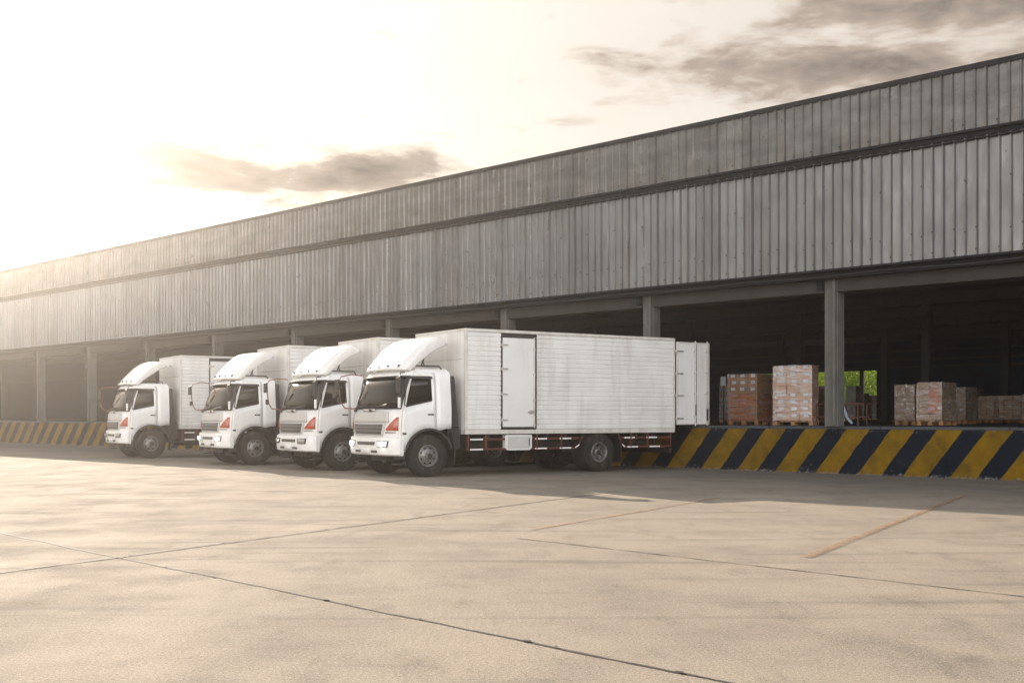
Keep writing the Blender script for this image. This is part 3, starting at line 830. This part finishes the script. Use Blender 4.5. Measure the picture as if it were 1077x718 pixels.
    HWB = 1.2
    fb = MB()
    fb.box(0, LB, -HWB, HWB, 0, .10)
    for x in (0, LB-.07):
        for s_ in (-1, 1):
            y0, y1 = sorted((s_*(HWB+.008), s_*(HWB-.07))); fb.box(x, x+.07, y0, y1, .10, Z1-.06)
    for s_ in (-1, 1):
        y0, y1 = sorted((s_*(HWB+.008), s_*(HWB-.06))); fb.box(0, LB, y0, y1, Z1-.06, Z1+.01)
    fb.box(-.008, .06, -HWB+.06, HWB-.06, Z1-.05, Z1+.006); fb.box(LB-.06, LB+.008, -HWB+.06, HWB-.06, Z1-.05, Z1+.006)
    fb.build('box_frame', M['boxframe'], cb, bevel=.008)
    rf = MB(); rf.box(.06, LB-.06, -HWB+.05, HWB-.05, Z1-.03, Z1-.006); rf.build('box_roof', M['boxw'], cb)
    fw = MB(); fw.box(.004, .03, -HWB+.07, HWB-.07, .10, Z1-.05)
    rv = MB()
    for i in range(26): rv.box(-.003, .004, -1.05+i*.084, -1.035+i*.084, 1.72, 1.735)
    rv.box(-.01, .004, -.1, -.06, 2.1, 2.14); rv.box(-.01, .004, .7, .74, 2.15, 2.19)
    fw.build('front_wall', M['boxw'], cb, extra=[(rv, M['gasket'])])
    nrib_ = 20
    def ribbed(x0, x1, y, s_, z0, z1, n):
        m_ = MB(); prof_ = []; h_ = (z1-z0)/n
        for i in range(n):
            z = z0+i*h_
            prof_ += [(z+.002, -.024), (z+.024, .0), (z+h_-.016, .004), (z+h_-.002, -.024)]
        vs = [(x, y + s_*q_, z) for x in (x0, x1) for z, q_ in prof_]
        k = len(prof_); m_.add(vs, [(i, i+1, k+i+1, k+i) for i in range(k-1)])
        return m_
    dx0, dx1 = 1.02, 1.92
    for s_ in (-1, 1):
        spans = ((.07, dx0-.05), (dx1+.06, LB-.07)) if s_ < 0 else ((.07, LB-.07),)
        for a, b_ in spans:
            ribbed(a, b_, s_*(HWB-.004), s_, .10, Z1-.06, nrib_).build('ribbed_panel', M['boxw'], cb)
    fl = MB(); fl.box(.03, LB-.03, -HWB+.05, -HWB+.07, .1, Z1-.05); fl.box(.03, LB-.03, HWB-.07, HWB-.05, .1, Z1-.05); fl.build('inner_lining', M['gasket'], cb)
    # side door
    gk = MB()
    for a in ((dx0-.05, dx0-.012, .12, 2.30), (dx1+.012, dx1+.055, .12, 2.30), (dx0-.012, dx1+.012, 2.262, 2.30), (dx0-.012, dx1+.012, .12, .155)):
        gk.box(a[0], a[1], -HWB-.002, -HWB+.04, a[2], a[3])
    gk.build('door_frame', M['gasket'], cb)
    sd = MB(); sd.box(dx0-.004, dx1+.004, -HWB-.018, -HWB+.03, .165, 2.25); sdo = sd.build('side_door', M['boxdoor'], cb, bevel=.006)
    for z in (.33, .93, 1.52, 2.08):
        hg = MB(); hg.box(dx0-.075, dx0+.13, -HWB-.034, -HWB-.02, z-.018, z+.018); hg.tube([(dx0-.03, -HWB-.034, z-.045), (dx0-.03, -HWB-.034, z+.045)], .017, 8)
        hg.build('hinge', M['steel'], sdo)
    bar = MB(); bar.tube([(dx1-.035, -HWB-.04, .14), (dx1-.035, -HWB-.04, 2.28)], .014, 8)
    for z in (.2, .8, 1.4, 2.0): bar.box(dx1-.065, dx1-.005, -HWB-.048, -HWB-.018, z-.02, z+.02)
    bar.build('locking_bar', M['steel'], sdo)
    hn = MB(); hn.box(dx1-.22, dx1-.02, -HWB-.062, -HWB-.042, .50, .535); hn.box(dx1-.15, dx1-.10, -HWB-.05, -HWB-.018, .47, .56); hn.build('handle', M['steel'], sdo)
    # rear doors
    for s_ in (-1, 1):
        if rear_open:
            x0, x1 = LB+.05, LB+1.16; y0, y1 = sorted((s_*(HWB-.02), s_*(HWB+.02)))
            d_ = MB(); d_.box(x0, x1, y0, y1, .20, 2.34); do = d_.build('rear_door', M['boxdoor'], cb, bevel=.006)
            ex = MB(); yy = s_*(HWB+.024); a_, b2 = sorted((yy, yy+s_*.012))
            ex.box(x0, x0+.03, a_, b2, .20, 2.34); ex.box(x1-.05, x1, a_, b2, .20, 2.34); ex.box(x0+.03, x1-.05, a_, b2, .20, .24); ex.box(x0+.03, x1-.05, a_, b2, 2.30, 2.34)
            ex.build('door_edging', M['boxframe'], do)
            br = MB(); a_, b2 = sorted((s_*(HWB+.02), s_*(HWB+.055)))
            for xx in (LB+.66, x1-.09):
                br = MB()
                br.tube([(xx, s_*(HWB+.045), .16), (xx, s_*(HWB+.045), 2.38)], .016, 8)
                for z in (.4, 1.0, 1.55, 2.1): br.box(xx-.035, xx+.035, a_, b2, z-.02, z+.02)
                br.build('locking_bar', M['steel'], do)
            gk = MB(); a_, b2 = sorted((s_*(HWB+.0205), s_*(HWB+.030))); gk.box(LB+.695, LB+.715, a_, b2, .24, 2.30); gk.build('seam', M['gasket'], do)
            a_, b2 = sorted((s_*(HWB+.05), s_*(HWB+.075)))
            for q in ((LB+.65, LB+.68, .42, .72), (x1-.11, x1-.07, .30, .62)):
                hd = MB(); hd.box(q[0], q[1], a_, b2, q[2], q[3]); hd.build('handle', M['gasket'], do)
            for z in (.36, .95, 1.52, 2.10):
                hg = MB(); a_, b2 = sorted((s_*(HWB+.022), s_*(HWB+.04))); hg.box(LB-.05, LB+.26, a_, b2, z-.02, z+.02); hg.tube([(LB+.02, s_*(HWB+.035), z-.05), (LB+.02, s_*(HWB+.035), z+.05)], .02, 8); hg.build('hinge', M['steel'], do)
        else:
            d_ = MB(); y0, y1 = sorted((s_*.01, s_*(HWB-.08))); d_.box(LB-.05, LB+.004, y0, y1, .12, Z1-.07); do = d_.build('rear_door', M['boxdoor'], cb, bevel=.006)
            br = MB(); br.tube([(LB+.03, s_*.35, .1), (LB+.03, s_*.35, 2.3)], .016, 8); br.build('locking_bar', M['steel'], do)
    rb = MB(); rb.box(LB-.16, LB-.08, -1.15, 1.15, .42, .54); rb.box(LB-.15, LB-.09, -.5, -.42, .54, .86); rb.box(LB-.15, LB-.09, .42, .5, .54, .86)
    rb.build('rear_bumper', M['chassis'], T)
    for s_ in (-1, 1):
        tl = MB(); y0, y1 = sorted((s_*.75, s_*1.1)); tl.box(LB-.078, LB-.04, y0, y1, .60, .74); tl.build('tail_lamp', M['red'], T, bevel=.01)
    return T

RZ = R(33.0)
make_truck(450.0, 25.9, 6.30, True, 'nearest white box truck, headlights lit, rear door swung open over the dock', True, RZ)
make_truck(360.5, 28.9, 5.75, False, 'white box truck with unlit headlights, second from the right, right behind the nearest truck', False, RZ)
make_truck(268.5, 32.2, 5.4, True, 'white box truck with lit headlights, third from the right, between two unlit trucks', False, RZ)
make_truck(158.8, 37.5, 4.75, False, 'farthest white box truck at the left end of the row, wide gap beside it', False, RZ)

# ------------------------------------------------------------------ pallets on the dock
M['wood'] = mat('pallet wood', (.42,.22,.10), .75, var=.25, scale=9, bump=.2)
def carton_mat(name, col, col2, film, seam=(.25,.2), shine=.25, labels=False):
    m, N, L, b = nt(name)
    tc = N.new('ShaderNodeTexCoord')
    def nz(s, det, loc, vs=(1,1,1)):
        mp = N.new('ShaderNodeMapping'); mp.inputs['Location'].default_value = loc; mp.inputs['Scale'].default_value = vs; L.new(tc.outputs['Object'], mp.inputs[0])
        n = N.new('ShaderNodeTexNoise'); n.inputs['Scale'].default_value = s; n.inputs['Detail'].default_value = det; n.inputs['Distortion'].default_value = .8; L.new(mp.outputs[0], n.inputs['Vector']); return n.outputs[0]
    def rg(i, a, b_, c, d):
        r = N.new('ShaderNodeMapRange'); L.new(i, r.inputs[0])
        for k, v in zip((1,2,3,4), (a,b_,c,d)): r.inputs[k].default_value = v
        return r.outputs[0]
    mx = N.new('ShaderNodeMix'); mx.data_type = 'RGBA'; L.new(rg(nz(1.2, 3, (1,2,3)), .35, .65, 0, 1), mx.inputs[0]); mx.inputs[6].default_value = (*col, 1); mx.inputs[7].default_value = (*col2, 1)
    m2 = N.new('ShaderNodeMix'); m2.data_type = 'RGBA'; L.new(rg(nz(1.6, 4, (4,1,0), (.7, .7, 2.4)), .48, .70, 0, film), m2.inputs[0]); L.new(mx.outputs[2], m2.inputs[6]); m2.inputs[7].default_value = (.78,.76,.74,1)
    L.new(m2.outputs[2], b.inputs['Base Color']); L.new(rg(nz(5, 3, (0,5,0)), .3, .7, .12, .5), b.inputs['Roughness'])
    b.inputs['Coat Weight'].default_value = .5; b.inputs['Coat Roughness'].default_value = .15
    bp = N.new('ShaderNodeBump'); bp.inputs['Strength'].default_value = .6; bp.inputs['Distance'].default_value = .03; L.new(nz(4, 3, (0,0,7), (1,1,.5)), bp.inputs['Height']); L.new(bp.outputs[0], b.inputs['Normal'])
    return m
M['cartA'] = carton_mat('cartons rust wrap', (.56,.17,.06), (.48,.20,.09), .35)
M['cartB'] = carton_mat('cartons tan wrap', (.62,.36,.23), (.55,.30,.18), .95)
M['cartC'] = carton_mat('cartons brown wrap', (.46,.30,.19), (.38,.25,.16), .6)
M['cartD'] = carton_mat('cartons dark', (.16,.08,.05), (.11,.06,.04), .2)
def shrink():
    m = bpy.data.materials.new('shrink film'); m.use_nodes = True
    N, L = m.node_tree.nodes, m.node_tree.links; N.clear()
    o = N.new('ShaderNodeOutputMaterial'); t = N.new('ShaderNodeBsdfTransparent'); g_ = N.new('ShaderNodeBsdfGlossy'); df = N.new('ShaderNodeBsdfDiffuse')
    t.inputs[0].default_value = (.93,.93,.93,1); g_.inputs['Roughness'].default_value = .22; df.inputs[0].default_value = (.75,.75,.76,1)
    tc = N.new('ShaderNodeTexCoord'); mp = N.new('ShaderNodeMapping'); mp.inputs['Scale'].default_value = (1,1,3.2); L.new(tc.outputs['Object'], mp.inputs[0])
    nz = N.new('ShaderNodeTexNoise'); nz.inputs['Scale'].default_value = 2.6; nz.inputs['Detail'].default_value = 6; nz.inputs['Distortion'].default_value = 1.2; L.new(mp.outputs[0], nz.inputs['Vector'])
    bp = N.new('ShaderNodeBump'); bp.inputs['Strength'].default_value = .8; bp.inputs['Distance'].default_value = .04; L.new(nz.outputs[0], bp.inputs['Height']); L.new(bp.outputs[0], g_.inputs['Normal'])
    r1 = N.new('ShaderNodeMapRange'); L.new(nz.outputs[0], r1.inputs[0]); r1.inputs[1].default_value = .48; r1.inputs[2].default_value = .68; r1.inputs[3].default_value = .05; r1.inputs[4].default_value = .6
    m1 = N.new('ShaderNodeMixShader'); m1.inputs[0].default_value = .45; L.new(g_.outputs[0], m1.inputs[1]); L.new(df.outputs[0], m1.inputs[2])
    m2 = N.new('ShaderNodeMixShader'); L.new(r1.outputs[0], m2.inputs[0]); L.new(t.outputs[0], m2.inputs[1]); L.new(m1.outputs[0], m2.inputs[2]); L.new(m2.outputs[0], o.inputs[0])
    return m
M['shrink'] = shrink()
M['film'] = carton_mat('pale film', (.55,.55,.52), (.4,.4,.38), .6)
M['orangecard'] = carton_mat('orange card', (.60,.17,.08), (.50,.17,.10), .6)
M['sticker'] = mat('carton label', (.80,.80,.84), .6, var=.1, scale=20)
M['carton'] = mat('plain carton', (.45,.25,.13), .8, var=.1, scale=5)

def pallet(px, d, w, dep, h, mt, label, rz=0., lay_=6, cols_=3, stickers=None, top_plain=0, patch_=False, name='pallet_stack', baseoff=0.):
    """goods on a pallet; its left front lower corner shows at px"""
    s = s_at(px, d) - w/2
    e = dock_empty(name, s, d, DOCKZ); e.rotation_euler[2] += rz
    tag(e, label, 'pallet', 'pallets of wrapped cartons on the dock')
    p = MB(); W = w/2+.02
    for y in (0.02, dep/2-.05, dep-.12): 
        for x in (-W, -.06, W-.12): p.box(x, x+.12, y, y+.1, .0, .09)
        p.box(-W, W, y-.005, y+.105, .092, .11)
    k = max(3, int(w/.17))
    for i in range(k): x = -W + (2*W-.1)*i/(k-1); p.box(x, x+.1, 0.005, dep, .112, .13)
    p.build('pallet', M['wood'], e)
    # layers of cartons, each layer a little off the next
    z = .132; lh = h/lay_
    rnd = random.Random(int(px*13+d))
    g = MB(); gt = MB(); lb = MB()
    for i in range(lay_):
        for c in range(cols_):
            j = rnd.uniform(-.008, .008); cw = w/cols_
            t_ = gt if (top_plain and i >= lay_-top_plain) else g
            t_.box(-w/2+c*cw+.004+j, -w/2+(c+1)*cw-.004+j, .0+rnd.uniform(0,.018), dep-rnd.uniform(0,.018), z+.002, z+lh-.004)
            if stickers and i in stickers:
                x0 = -w/2+(c+.55)*cw + rnd.uniform(-.03,.03); lb.box(x0-.07, x0+.07, -.014, -.008, z+lh*.5, z+lh*.5+.09)
        z += lh
    g.build('cartons', mt, e, bevel=.01, extra=[(lb, M['sticker'])] if lb.v and not gt.v else [])
    if gt.v: gt.build('top_cartons', M['carton'], e, bevel=.01, extra=[(lb, M['sticker'])])
    for q in ((-w/2-.006, -w/2+.05), (w/2-.05, w/2+.006)):
        fm = MB(); fm.box(q[0], q[1], -.02, .05, .14, .13+h*.97); fm.build('corner_board', mt if mt is not M['cartA'] else M['carton'], e)
    if d < 40:
        fl_ = MB(); ww = w/2+.012
        def skin(P0, P1, nx_):
            def fn(u, v):
                p = Vector(P0).lerp(Vector(P1), u); z_ = .10 + (h+.045)*v
                k = .010*mnoise.noise(Vector((u*5+px, v*9, d))) + .006*mnoise.noise(Vector((u*16, v*3+px, d)))
                return (p.x + nx_[0]*(.014+k), p.y + nx_[1]*(.014+k), z_)
            fl_.grid(fn, 18, 22)
        skin((-ww, -.02, 0), (ww, -.02, 0), (0, -1)); skin((ww, -.02, 0), (ww, dep, 0), (1, 0)); skin((-ww, dep, 0), (-ww, -.02, 0), (-1, 0))
        fl_.build('shrink_film', M['shrink'], e, smooth=True)
    if patch_:
        pg = MB(); vs = []
        pts = [(-.10,.22),(.42,.20),(.46,.78),(.38,.95),(.30,.90),(.22,1.04),(.12,.98),(.05,.80),(-.05,.72),(.02,.60),(-.12,.5),(.0,.42)]
        pts = [(x*w, z*h) for x, z in pts]
        n = len(pts); pg.add([(x, -.016, z+.1) for x, z in pts] + [(x, -.010, z+.1) for x, z in pts], [tuple(range(n))] + [(i, (i+1) % n, n+(i+1) % n, n+i) for i in range(n)])
        pg.build('orange_card', M['orangecard'], e)
    return e
def dY(px, Y): k = (px-CX)/F; return Y*(Nn.x*k + Nn.y)
pallet(766, dY(781, 33), .96, .95, 1.32, M['cartA'], 'rust orange wrapped pallet with plain labelled cartons on top, beside the open truck door', lay_=7, stickers=(4,5,6), top_plain=3)
pallet(815, dY(832, 31.5), 1.10, .5, 1.50, M['cartB'], 'tallest pallet of tan cartons in shiny film with white labels, left of the concrete column', lay_=8, stickers=(0,1,2,3,5,6,7), rz=R(9))
pallet(941.5, dY(952, 32.3), .57, .8, 1.00, M['cartC'], 'brown wrapped pallet on pale pallet feet, directly left of the one with the orange card', lay_=6, cols_=2)
pallet(964.5, dY(977, 31.3), .70, .95, 1.04, M['cartC'], 'brown film wrapped pallet showing a torn orange card on its front', lay_=6, cols_=2, patch_=True)
pallet(1001, dY(1008, 37), .45, .9, 1.05, M['cartC'], 'brown pallet partly hidden behind the right side of the orange card pallet', lay_=6, cols_=2)
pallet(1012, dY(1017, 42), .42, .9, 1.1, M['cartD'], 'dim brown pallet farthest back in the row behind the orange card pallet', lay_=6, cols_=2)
pallet(1029.5, dY(1037, 42), .52, .9, .86, M['cartC'], 'small brown pallet, the left one of the low pair near the right picture edge', lay_=5, cols_=2)
pallet(1046.5, dY(1060, 42), .95, 1.0, .88, M['cartC'], 'wide low brown pallet with pale film, right one of the low pair near the edge', lay_=5, cols_=3)
pallet(1075, dY(1090, 41), 1.0, 1.0, .92, M['cartC'], 'low brown pallet cut off by the right picture edge', lay_=5, cols_=3)
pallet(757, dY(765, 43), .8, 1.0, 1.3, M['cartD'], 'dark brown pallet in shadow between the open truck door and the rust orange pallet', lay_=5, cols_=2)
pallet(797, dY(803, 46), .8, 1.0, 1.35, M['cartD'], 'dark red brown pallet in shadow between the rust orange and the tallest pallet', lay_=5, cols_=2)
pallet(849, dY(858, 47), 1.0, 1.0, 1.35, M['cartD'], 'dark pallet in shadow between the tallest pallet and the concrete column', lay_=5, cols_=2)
# film-wrapped goods standing by the back opening
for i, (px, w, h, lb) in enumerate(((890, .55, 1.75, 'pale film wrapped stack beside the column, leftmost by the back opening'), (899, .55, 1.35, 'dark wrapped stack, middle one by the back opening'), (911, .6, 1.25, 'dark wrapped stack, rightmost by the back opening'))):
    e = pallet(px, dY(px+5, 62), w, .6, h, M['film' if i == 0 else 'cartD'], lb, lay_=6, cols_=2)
# red steel trolley beside the column
te = dock_empty('steel_trolley', s_at(880, dY(880, 31)), dY(880, 31), DOCKZ)
tag(te, 'dark red steel frame trolley standing beside the concrete column', 'trolley')
g = MB()
for x in (-.62, 0, .62):
    for y in (0, .5): g.box(x-.02, x+.02, y-.02, y+.02, .10, .56)
for y in (0, .5): g.box(-.8, .8, y-.02, y+.02, .56, .60); g.box(-.72, .72, y-.018, y+.018, .20, .24)
g.box(-.8, -.76, .02, .48, .56, .60); g.box(.76, .8, .02, .48, .56, .60)
g.build('frame', M['red'], te)
for x in (-.62, .62):
    for y in (0, .5):
        q = MB(); q.lathe_y([(.05, -.015), (.05, .015), (.0001, .015), (.0001, -.015)], x, y, .05, 14); q.build('wheel', M['plastic'], te)
g = MB(); g.tube([(.15, .1, .5), (.35, -.08, .2), (.5, -.1, .06)], .035, 8); g.build('blue_strap', mat('pale blue strap', (.35,.45,.55), .6), te)
# pale round paddle sign behind the open door
pe = dock_empty('lamp_post', s_at(761, dY(761, 40)), dY(761, 40), DOCKZ)
tag(pe, 'pale rounded board on a thin post behind the rust orange pallet', 'board')
g = MB(); g.tube([(0,0,0), (0,0,1.4)], .03, 8); g.build('post', M['truss'], pe)
g = MB(); g.box(-.10, .12, -.05, -.03, 1.3, 1.62); g.build('board', M['boxdoor'], pe, bevel=.05)
pe.name = 'post_board'

# ------------------------------------------------------------------ trees behind the back opening
m = bpy.data.materials.new('leaves'); m.use_nodes = True
N, L = m.node_tree.nodes, m.node_tree.links; N.clear()
o = N.new('ShaderNodeOutputMaterial'); df = N.new('ShaderNodeBsdfDiffuse'); tl = N.new('ShaderNodeBsdfTranslucent'); mx = N.new('ShaderNodeMixShader')
oi = N.new('ShaderNodeTexCoord'); nn = N.new('ShaderNodeTexNoise'); nn.inputs['Scale'].default_value = 1.3; L.new(oi.outputs['Object'], nn.inputs['Vector'])
cr = N.new('ShaderNodeValToRGB'); cr.color_ramp.elements[0].position = .35; cr.color_ramp.elements[0].color = (.10,.19,.015,1); cr.color_ramp.elements[1].position = .65; cr.color_ramp.elements[1].color = (.32,.40,.03,1)
L.new(nn.outputs[0], cr.inputs[0]); L.new(cr.outputs[0], df.inputs[0]); L.new(cr.outputs[0], tl.inputs[0]); mx.inputs[0].default_value = .55
L.new(df.outputs[0], mx.inputs[1]); L.new(tl.outputs[0], mx.inputs[2]); L.new(mx.outputs[0], o.inputs[0])
M['leaf'] = m; M['bark'] = mat('bark', (.12,.08,.05), .9, var=.3, scale=8, bump=.4)
def tree(px, d, h, rr, label, seed):
    rnd = random.Random(seed)
    t = dock_empty('tree', s_at(px, d), d); tag(t, label, 'tree', 'trees behind the warehouse')
    g = MB(); g.tube([(0,0,-.05), (.05,0,h*.25), (-.05,.05,h*.45), (0,0,h*.75)], [.16,.13,.1,.03], 8)
    tips = []
    for i in range(11):
        a = rnd.uniform(0, 6.28); z = h*rnd.uniform(.18, .6); l = rr*rnd.uniform(.5, .95)
        tip = (l*math.cos(a), l*math.sin(a), z+l*.5); g.tube([(0,0,z), (tip[0]*.5, tip[1]*.5, z+l*.3), tip], [.06,.04,.015], 6); tips.append(tip)
    g.build('trunk', M['bark'], t)
    tips += [(0, 0, h*.85), (rr*.3, .2, h*.7), (-rr*.3, -.3, h*.72)]
    c = MB()
    for tx, ty, tz in tips:
        cr_ = rr*rnd.uniform(.38, .62)
        for i in range(420):
            v = Vector((rnd.gauss(0,1), rnd.gauss(0,1), rnd.gauss(0,.8))).normalized()*cr_*rnd.uniform(.45, 1)**.6
            p = Vector((tx, ty, tz)) + v; 
            if p.z < .3: continue
            a = Vector((rnd.gauss(0,1), rnd.gauss(0,1), rnd.gauss(0,1))).normalized(); b_ = a.orthogonal().normalized()
            s = rnd.uniform(.06, .13); c.add([p-a*s, p+b_*s*.45, p+a*s, p-b_*s*.45], [(0,1,2,3)])
    c.build('crown', M['leaf'], t)
for i, (px, d, h, rr, lb) in enumerate(((785, 74, 6.2, 2.6, 'green leafy tree seen through the back opening left of the tallest pallet'),
        (833, 77, 6.6, 2.8, 'dark green tree seen through the back opening behind the tallest pallet'),
        (866, 73, 5.6, 2.4, 'bright green leafy tree seen just left of the concrete column'),
        (900, 75, 6.0, 2.6, 'yellow green tree seen through the back opening right of the column'),
        (935, 79, 6.6, 2.8, 'green tree seen at the right edge of the back opening'))):
    tree(px, d, h, rr, lb, 40+i)

# ------------------------------------------------------------------ sky, sun, haze, camera
SUN_DIR = Vector((-.50, 1.0, 0)).normalized(); EL = R(19.9)
sun_vec = Vector((SUN_DIR.x*math.cos(EL), SUN_DIR.y*math.cos(EL), math.sin(EL)))
W = bpy.data.worlds.new('World'); sc.world = W; W.use_nodes = True
N, L = W.node_tree.nodes, W.node_tree.links; N.clear()
wo = N.new('ShaderNodeOutputWorld'); bg = N.new('ShaderNodeBackground'); L.new(bg.outputs[0], wo.inputs[0]); bg.inputs[1].default_value = .075
sky = N.new('ShaderNodeTexSky'); sky.sky_type = 'NISHITA'; sky.sun_disc = False; sky.sun_elevation = EL; sky.sun_rotation = math.atan2(SUN_DIR.x, SUN_DIR.y)
sky.air_density = 1.2; sky.dust_density = 3
tc = N.new('ShaderNodeTexCoord'); sx = N.new('ShaderNodeSeparateXYZ'); L.new(tc.outputs['Generated'], sx.inputs[0])
az = math_('ARCTAN2', sx.outputs[0], sx.outputs[1]); el = math_('ARCSINE', sx.outputs[2])
def wn(scale, vs, det=7, ro=.6, loc=(0,0,0), dist=.4):
    cb = N.new('ShaderNodeCombineXYZ'); L.new(az, cb.inputs[0]); L.new(el, cb.inputs[1])
    mp = N.new('ShaderNodeMapping'); mp.inputs['Scale'].default_value = vs; mp.inputs['Location'].default_value = loc; L.new(cb.outputs[0], mp.inputs[0])
    n = N.new('ShaderNodeTexNoise'); n.inputs['Scale'].default_value = scale; n.inputs['Detail'].default_value = det; n.inputs['Roughness'].default_value = ro; n.inputs['Distortion'].default_value = dist
    L.new(mp.outputs[0], n.inputs['Vector']); return n.outputs[0]
def blob(a0, e0, sa_, se_, tilt=0.):
    da = math_('SUBTRACT', az, a0); de = math_('SUBTRACT', math_('SUBTRACT', el, e0), math_('MULTIPLY', da, tilt))
    q = math_('ADD', math_('POWER', math_('ABSOLUTE', math_('DIVIDE', da, sa_)), 2.0), math_('POWER', math_('ABSOLUTE', math_('DIVIDE', de, se_)), 2.0))
    return math_('POWER', 2.718, math_('MULTIPLY', q, -1.0))
blobs = math_('MAXIMUM', math_('MAXIMUM', blob(-.27, .205, .22, .026, -.06), math_('MULTIPLY', blob(-.13, .205, .11, .024, .08), 1.15)),
        math_('MAXIMUM', math_('MULTIPLY', blob(.42, .325, .20, .042, .0), 1.2), math_('MULTIPLY', blob(.27, .283, .18, .030, -.02), 1.1)))
blobs = math_('MAXIMUM', blobs, math_('MULTIPLY', blob(.06, .25, .03, .008), .5))
n1 = wn(12, (1, 3.2, 1), 9, .60, dist=.35)
n2 = wn(30, (1, 2.6, 1), 7, .6, (3,1,0))
dens = math_('ADD', math_('MULTIPLY', blobs, 1.05), math_('ADD', math_('MULTIPLY_ADD', n1, 2.3, -1.15), math_('MULTIPLY_ADD', n2, .8, -.4)))     # blob + noise
mask = rng(dens, .30, .85, 0, 1)
veil_n = rng(wn(2.2, (1, 2.5, 1), 6, .55, (5,2,0)), .3, .7, 0, 1)
veil = mixc(veil_n, (6.9,6.3,5.65), (6.1,5.35,4.6))
# air glows warm towards the sun
dp = N.new('ShaderNodeVectorMath'); dp.operation = 'DOT_PRODUCT'; L.new(tc.outputs['Generated'], dp.inputs[0]); dp.inputs[1].default_value = sun_vec
glow = math_('POWER', math_('MAXIMUM', dp.outputs['Value'], 0), 14)
veil = mixc(glow, veil, (7.6,7.2,6.7))
side = rng(dp.outputs['Value'], -.25, .45, 0, 1)
# added fill light: low sky brightened behind the camera for truck faces, zenith dimmed
back_fill = mixc(rng(el, .15, .75, 0, 1), (27,26.3,25.8), (4.4,4.8,5.5))
veil = mixc(rng(el, .38, .75, 0, 1), veil, (4.6,4.7,4.8))
veil = mixc(side, back_fill, veil)
base = mixc(.86, sky.outputs[0], veil)
cloudc = mixc(rng(dens, .5, 1.75, 0, 1), (4.7,3.9,3.2), (.9,.76,.7))
colr = mixc(mask, base, cloudc)
L.new(colr, bg.inputs[0])

sl = bpy.data.lights.new('sun', 'SUN'); sl.energy = 5; sl.angle = R(.5); sl.color = (1, .86, .70)
so = bpy.data.objects.new('sun', sl); COL.objects.link(so); so.rotation_euler = (-sun_vec).to_track_quat('-Z', 'Y').to_euler()

HAZE = True
if HAZE:
    g = MB(); g.box(-262, 262, -62, 332, -1.3, 10.2)
    m = bpy.data.materials.new('haze'); m.use_nodes = True; N2, L2 = m.node_tree.nodes, m.node_tree.links; N2.clear()
    oo = N2.new('ShaderNodeOutputMaterial'); pv = N2.new('ShaderNodeVolumePrincipled'); L2.new(pv.outputs[0], oo.inputs['Volume'])
    pv.inputs['Color'].default_value = (1,.95,.90,1); pv.inputs['Density'].default_value = .0019; pv.inputs['Anisotropy'].default_value = .92
    hz = g.build('haze', m); tag(hz, kind='stuff')

cam = bpy.data.cameras.new('camera'); co = bpy.data.objects.new('camera', cam); COL.objects.link(co)
co.location = (0, 0, CH); co.rotation_euler = (R(90), 0, 0)
cam.sensor_width = 36; cam.lens = F/1077*36; cam.shift_y = (HY-359)/1077; cam.clip_end = 2000; cam.clip_start = .05
sc.camera = co
sc.view_settings.view_transform = 'Standard'; sc.view_settings.look = 'None'; sc.view_settings.gamma = 1; sc.view_settings.exposure = 0.9
sc.cycles.use_denoising = True
sc.cycles.volume_bounces = 0; sc.cycles.max_bounces = 6; sc.cycles.use_adaptive_sampling = True; sc.cycles.adaptive_threshold = .02; sc.cycles.transparent_max_bounces = 12
sc.cycles.volume_max_steps = 64; sc.cycles.sample_clamp_indirect = 6
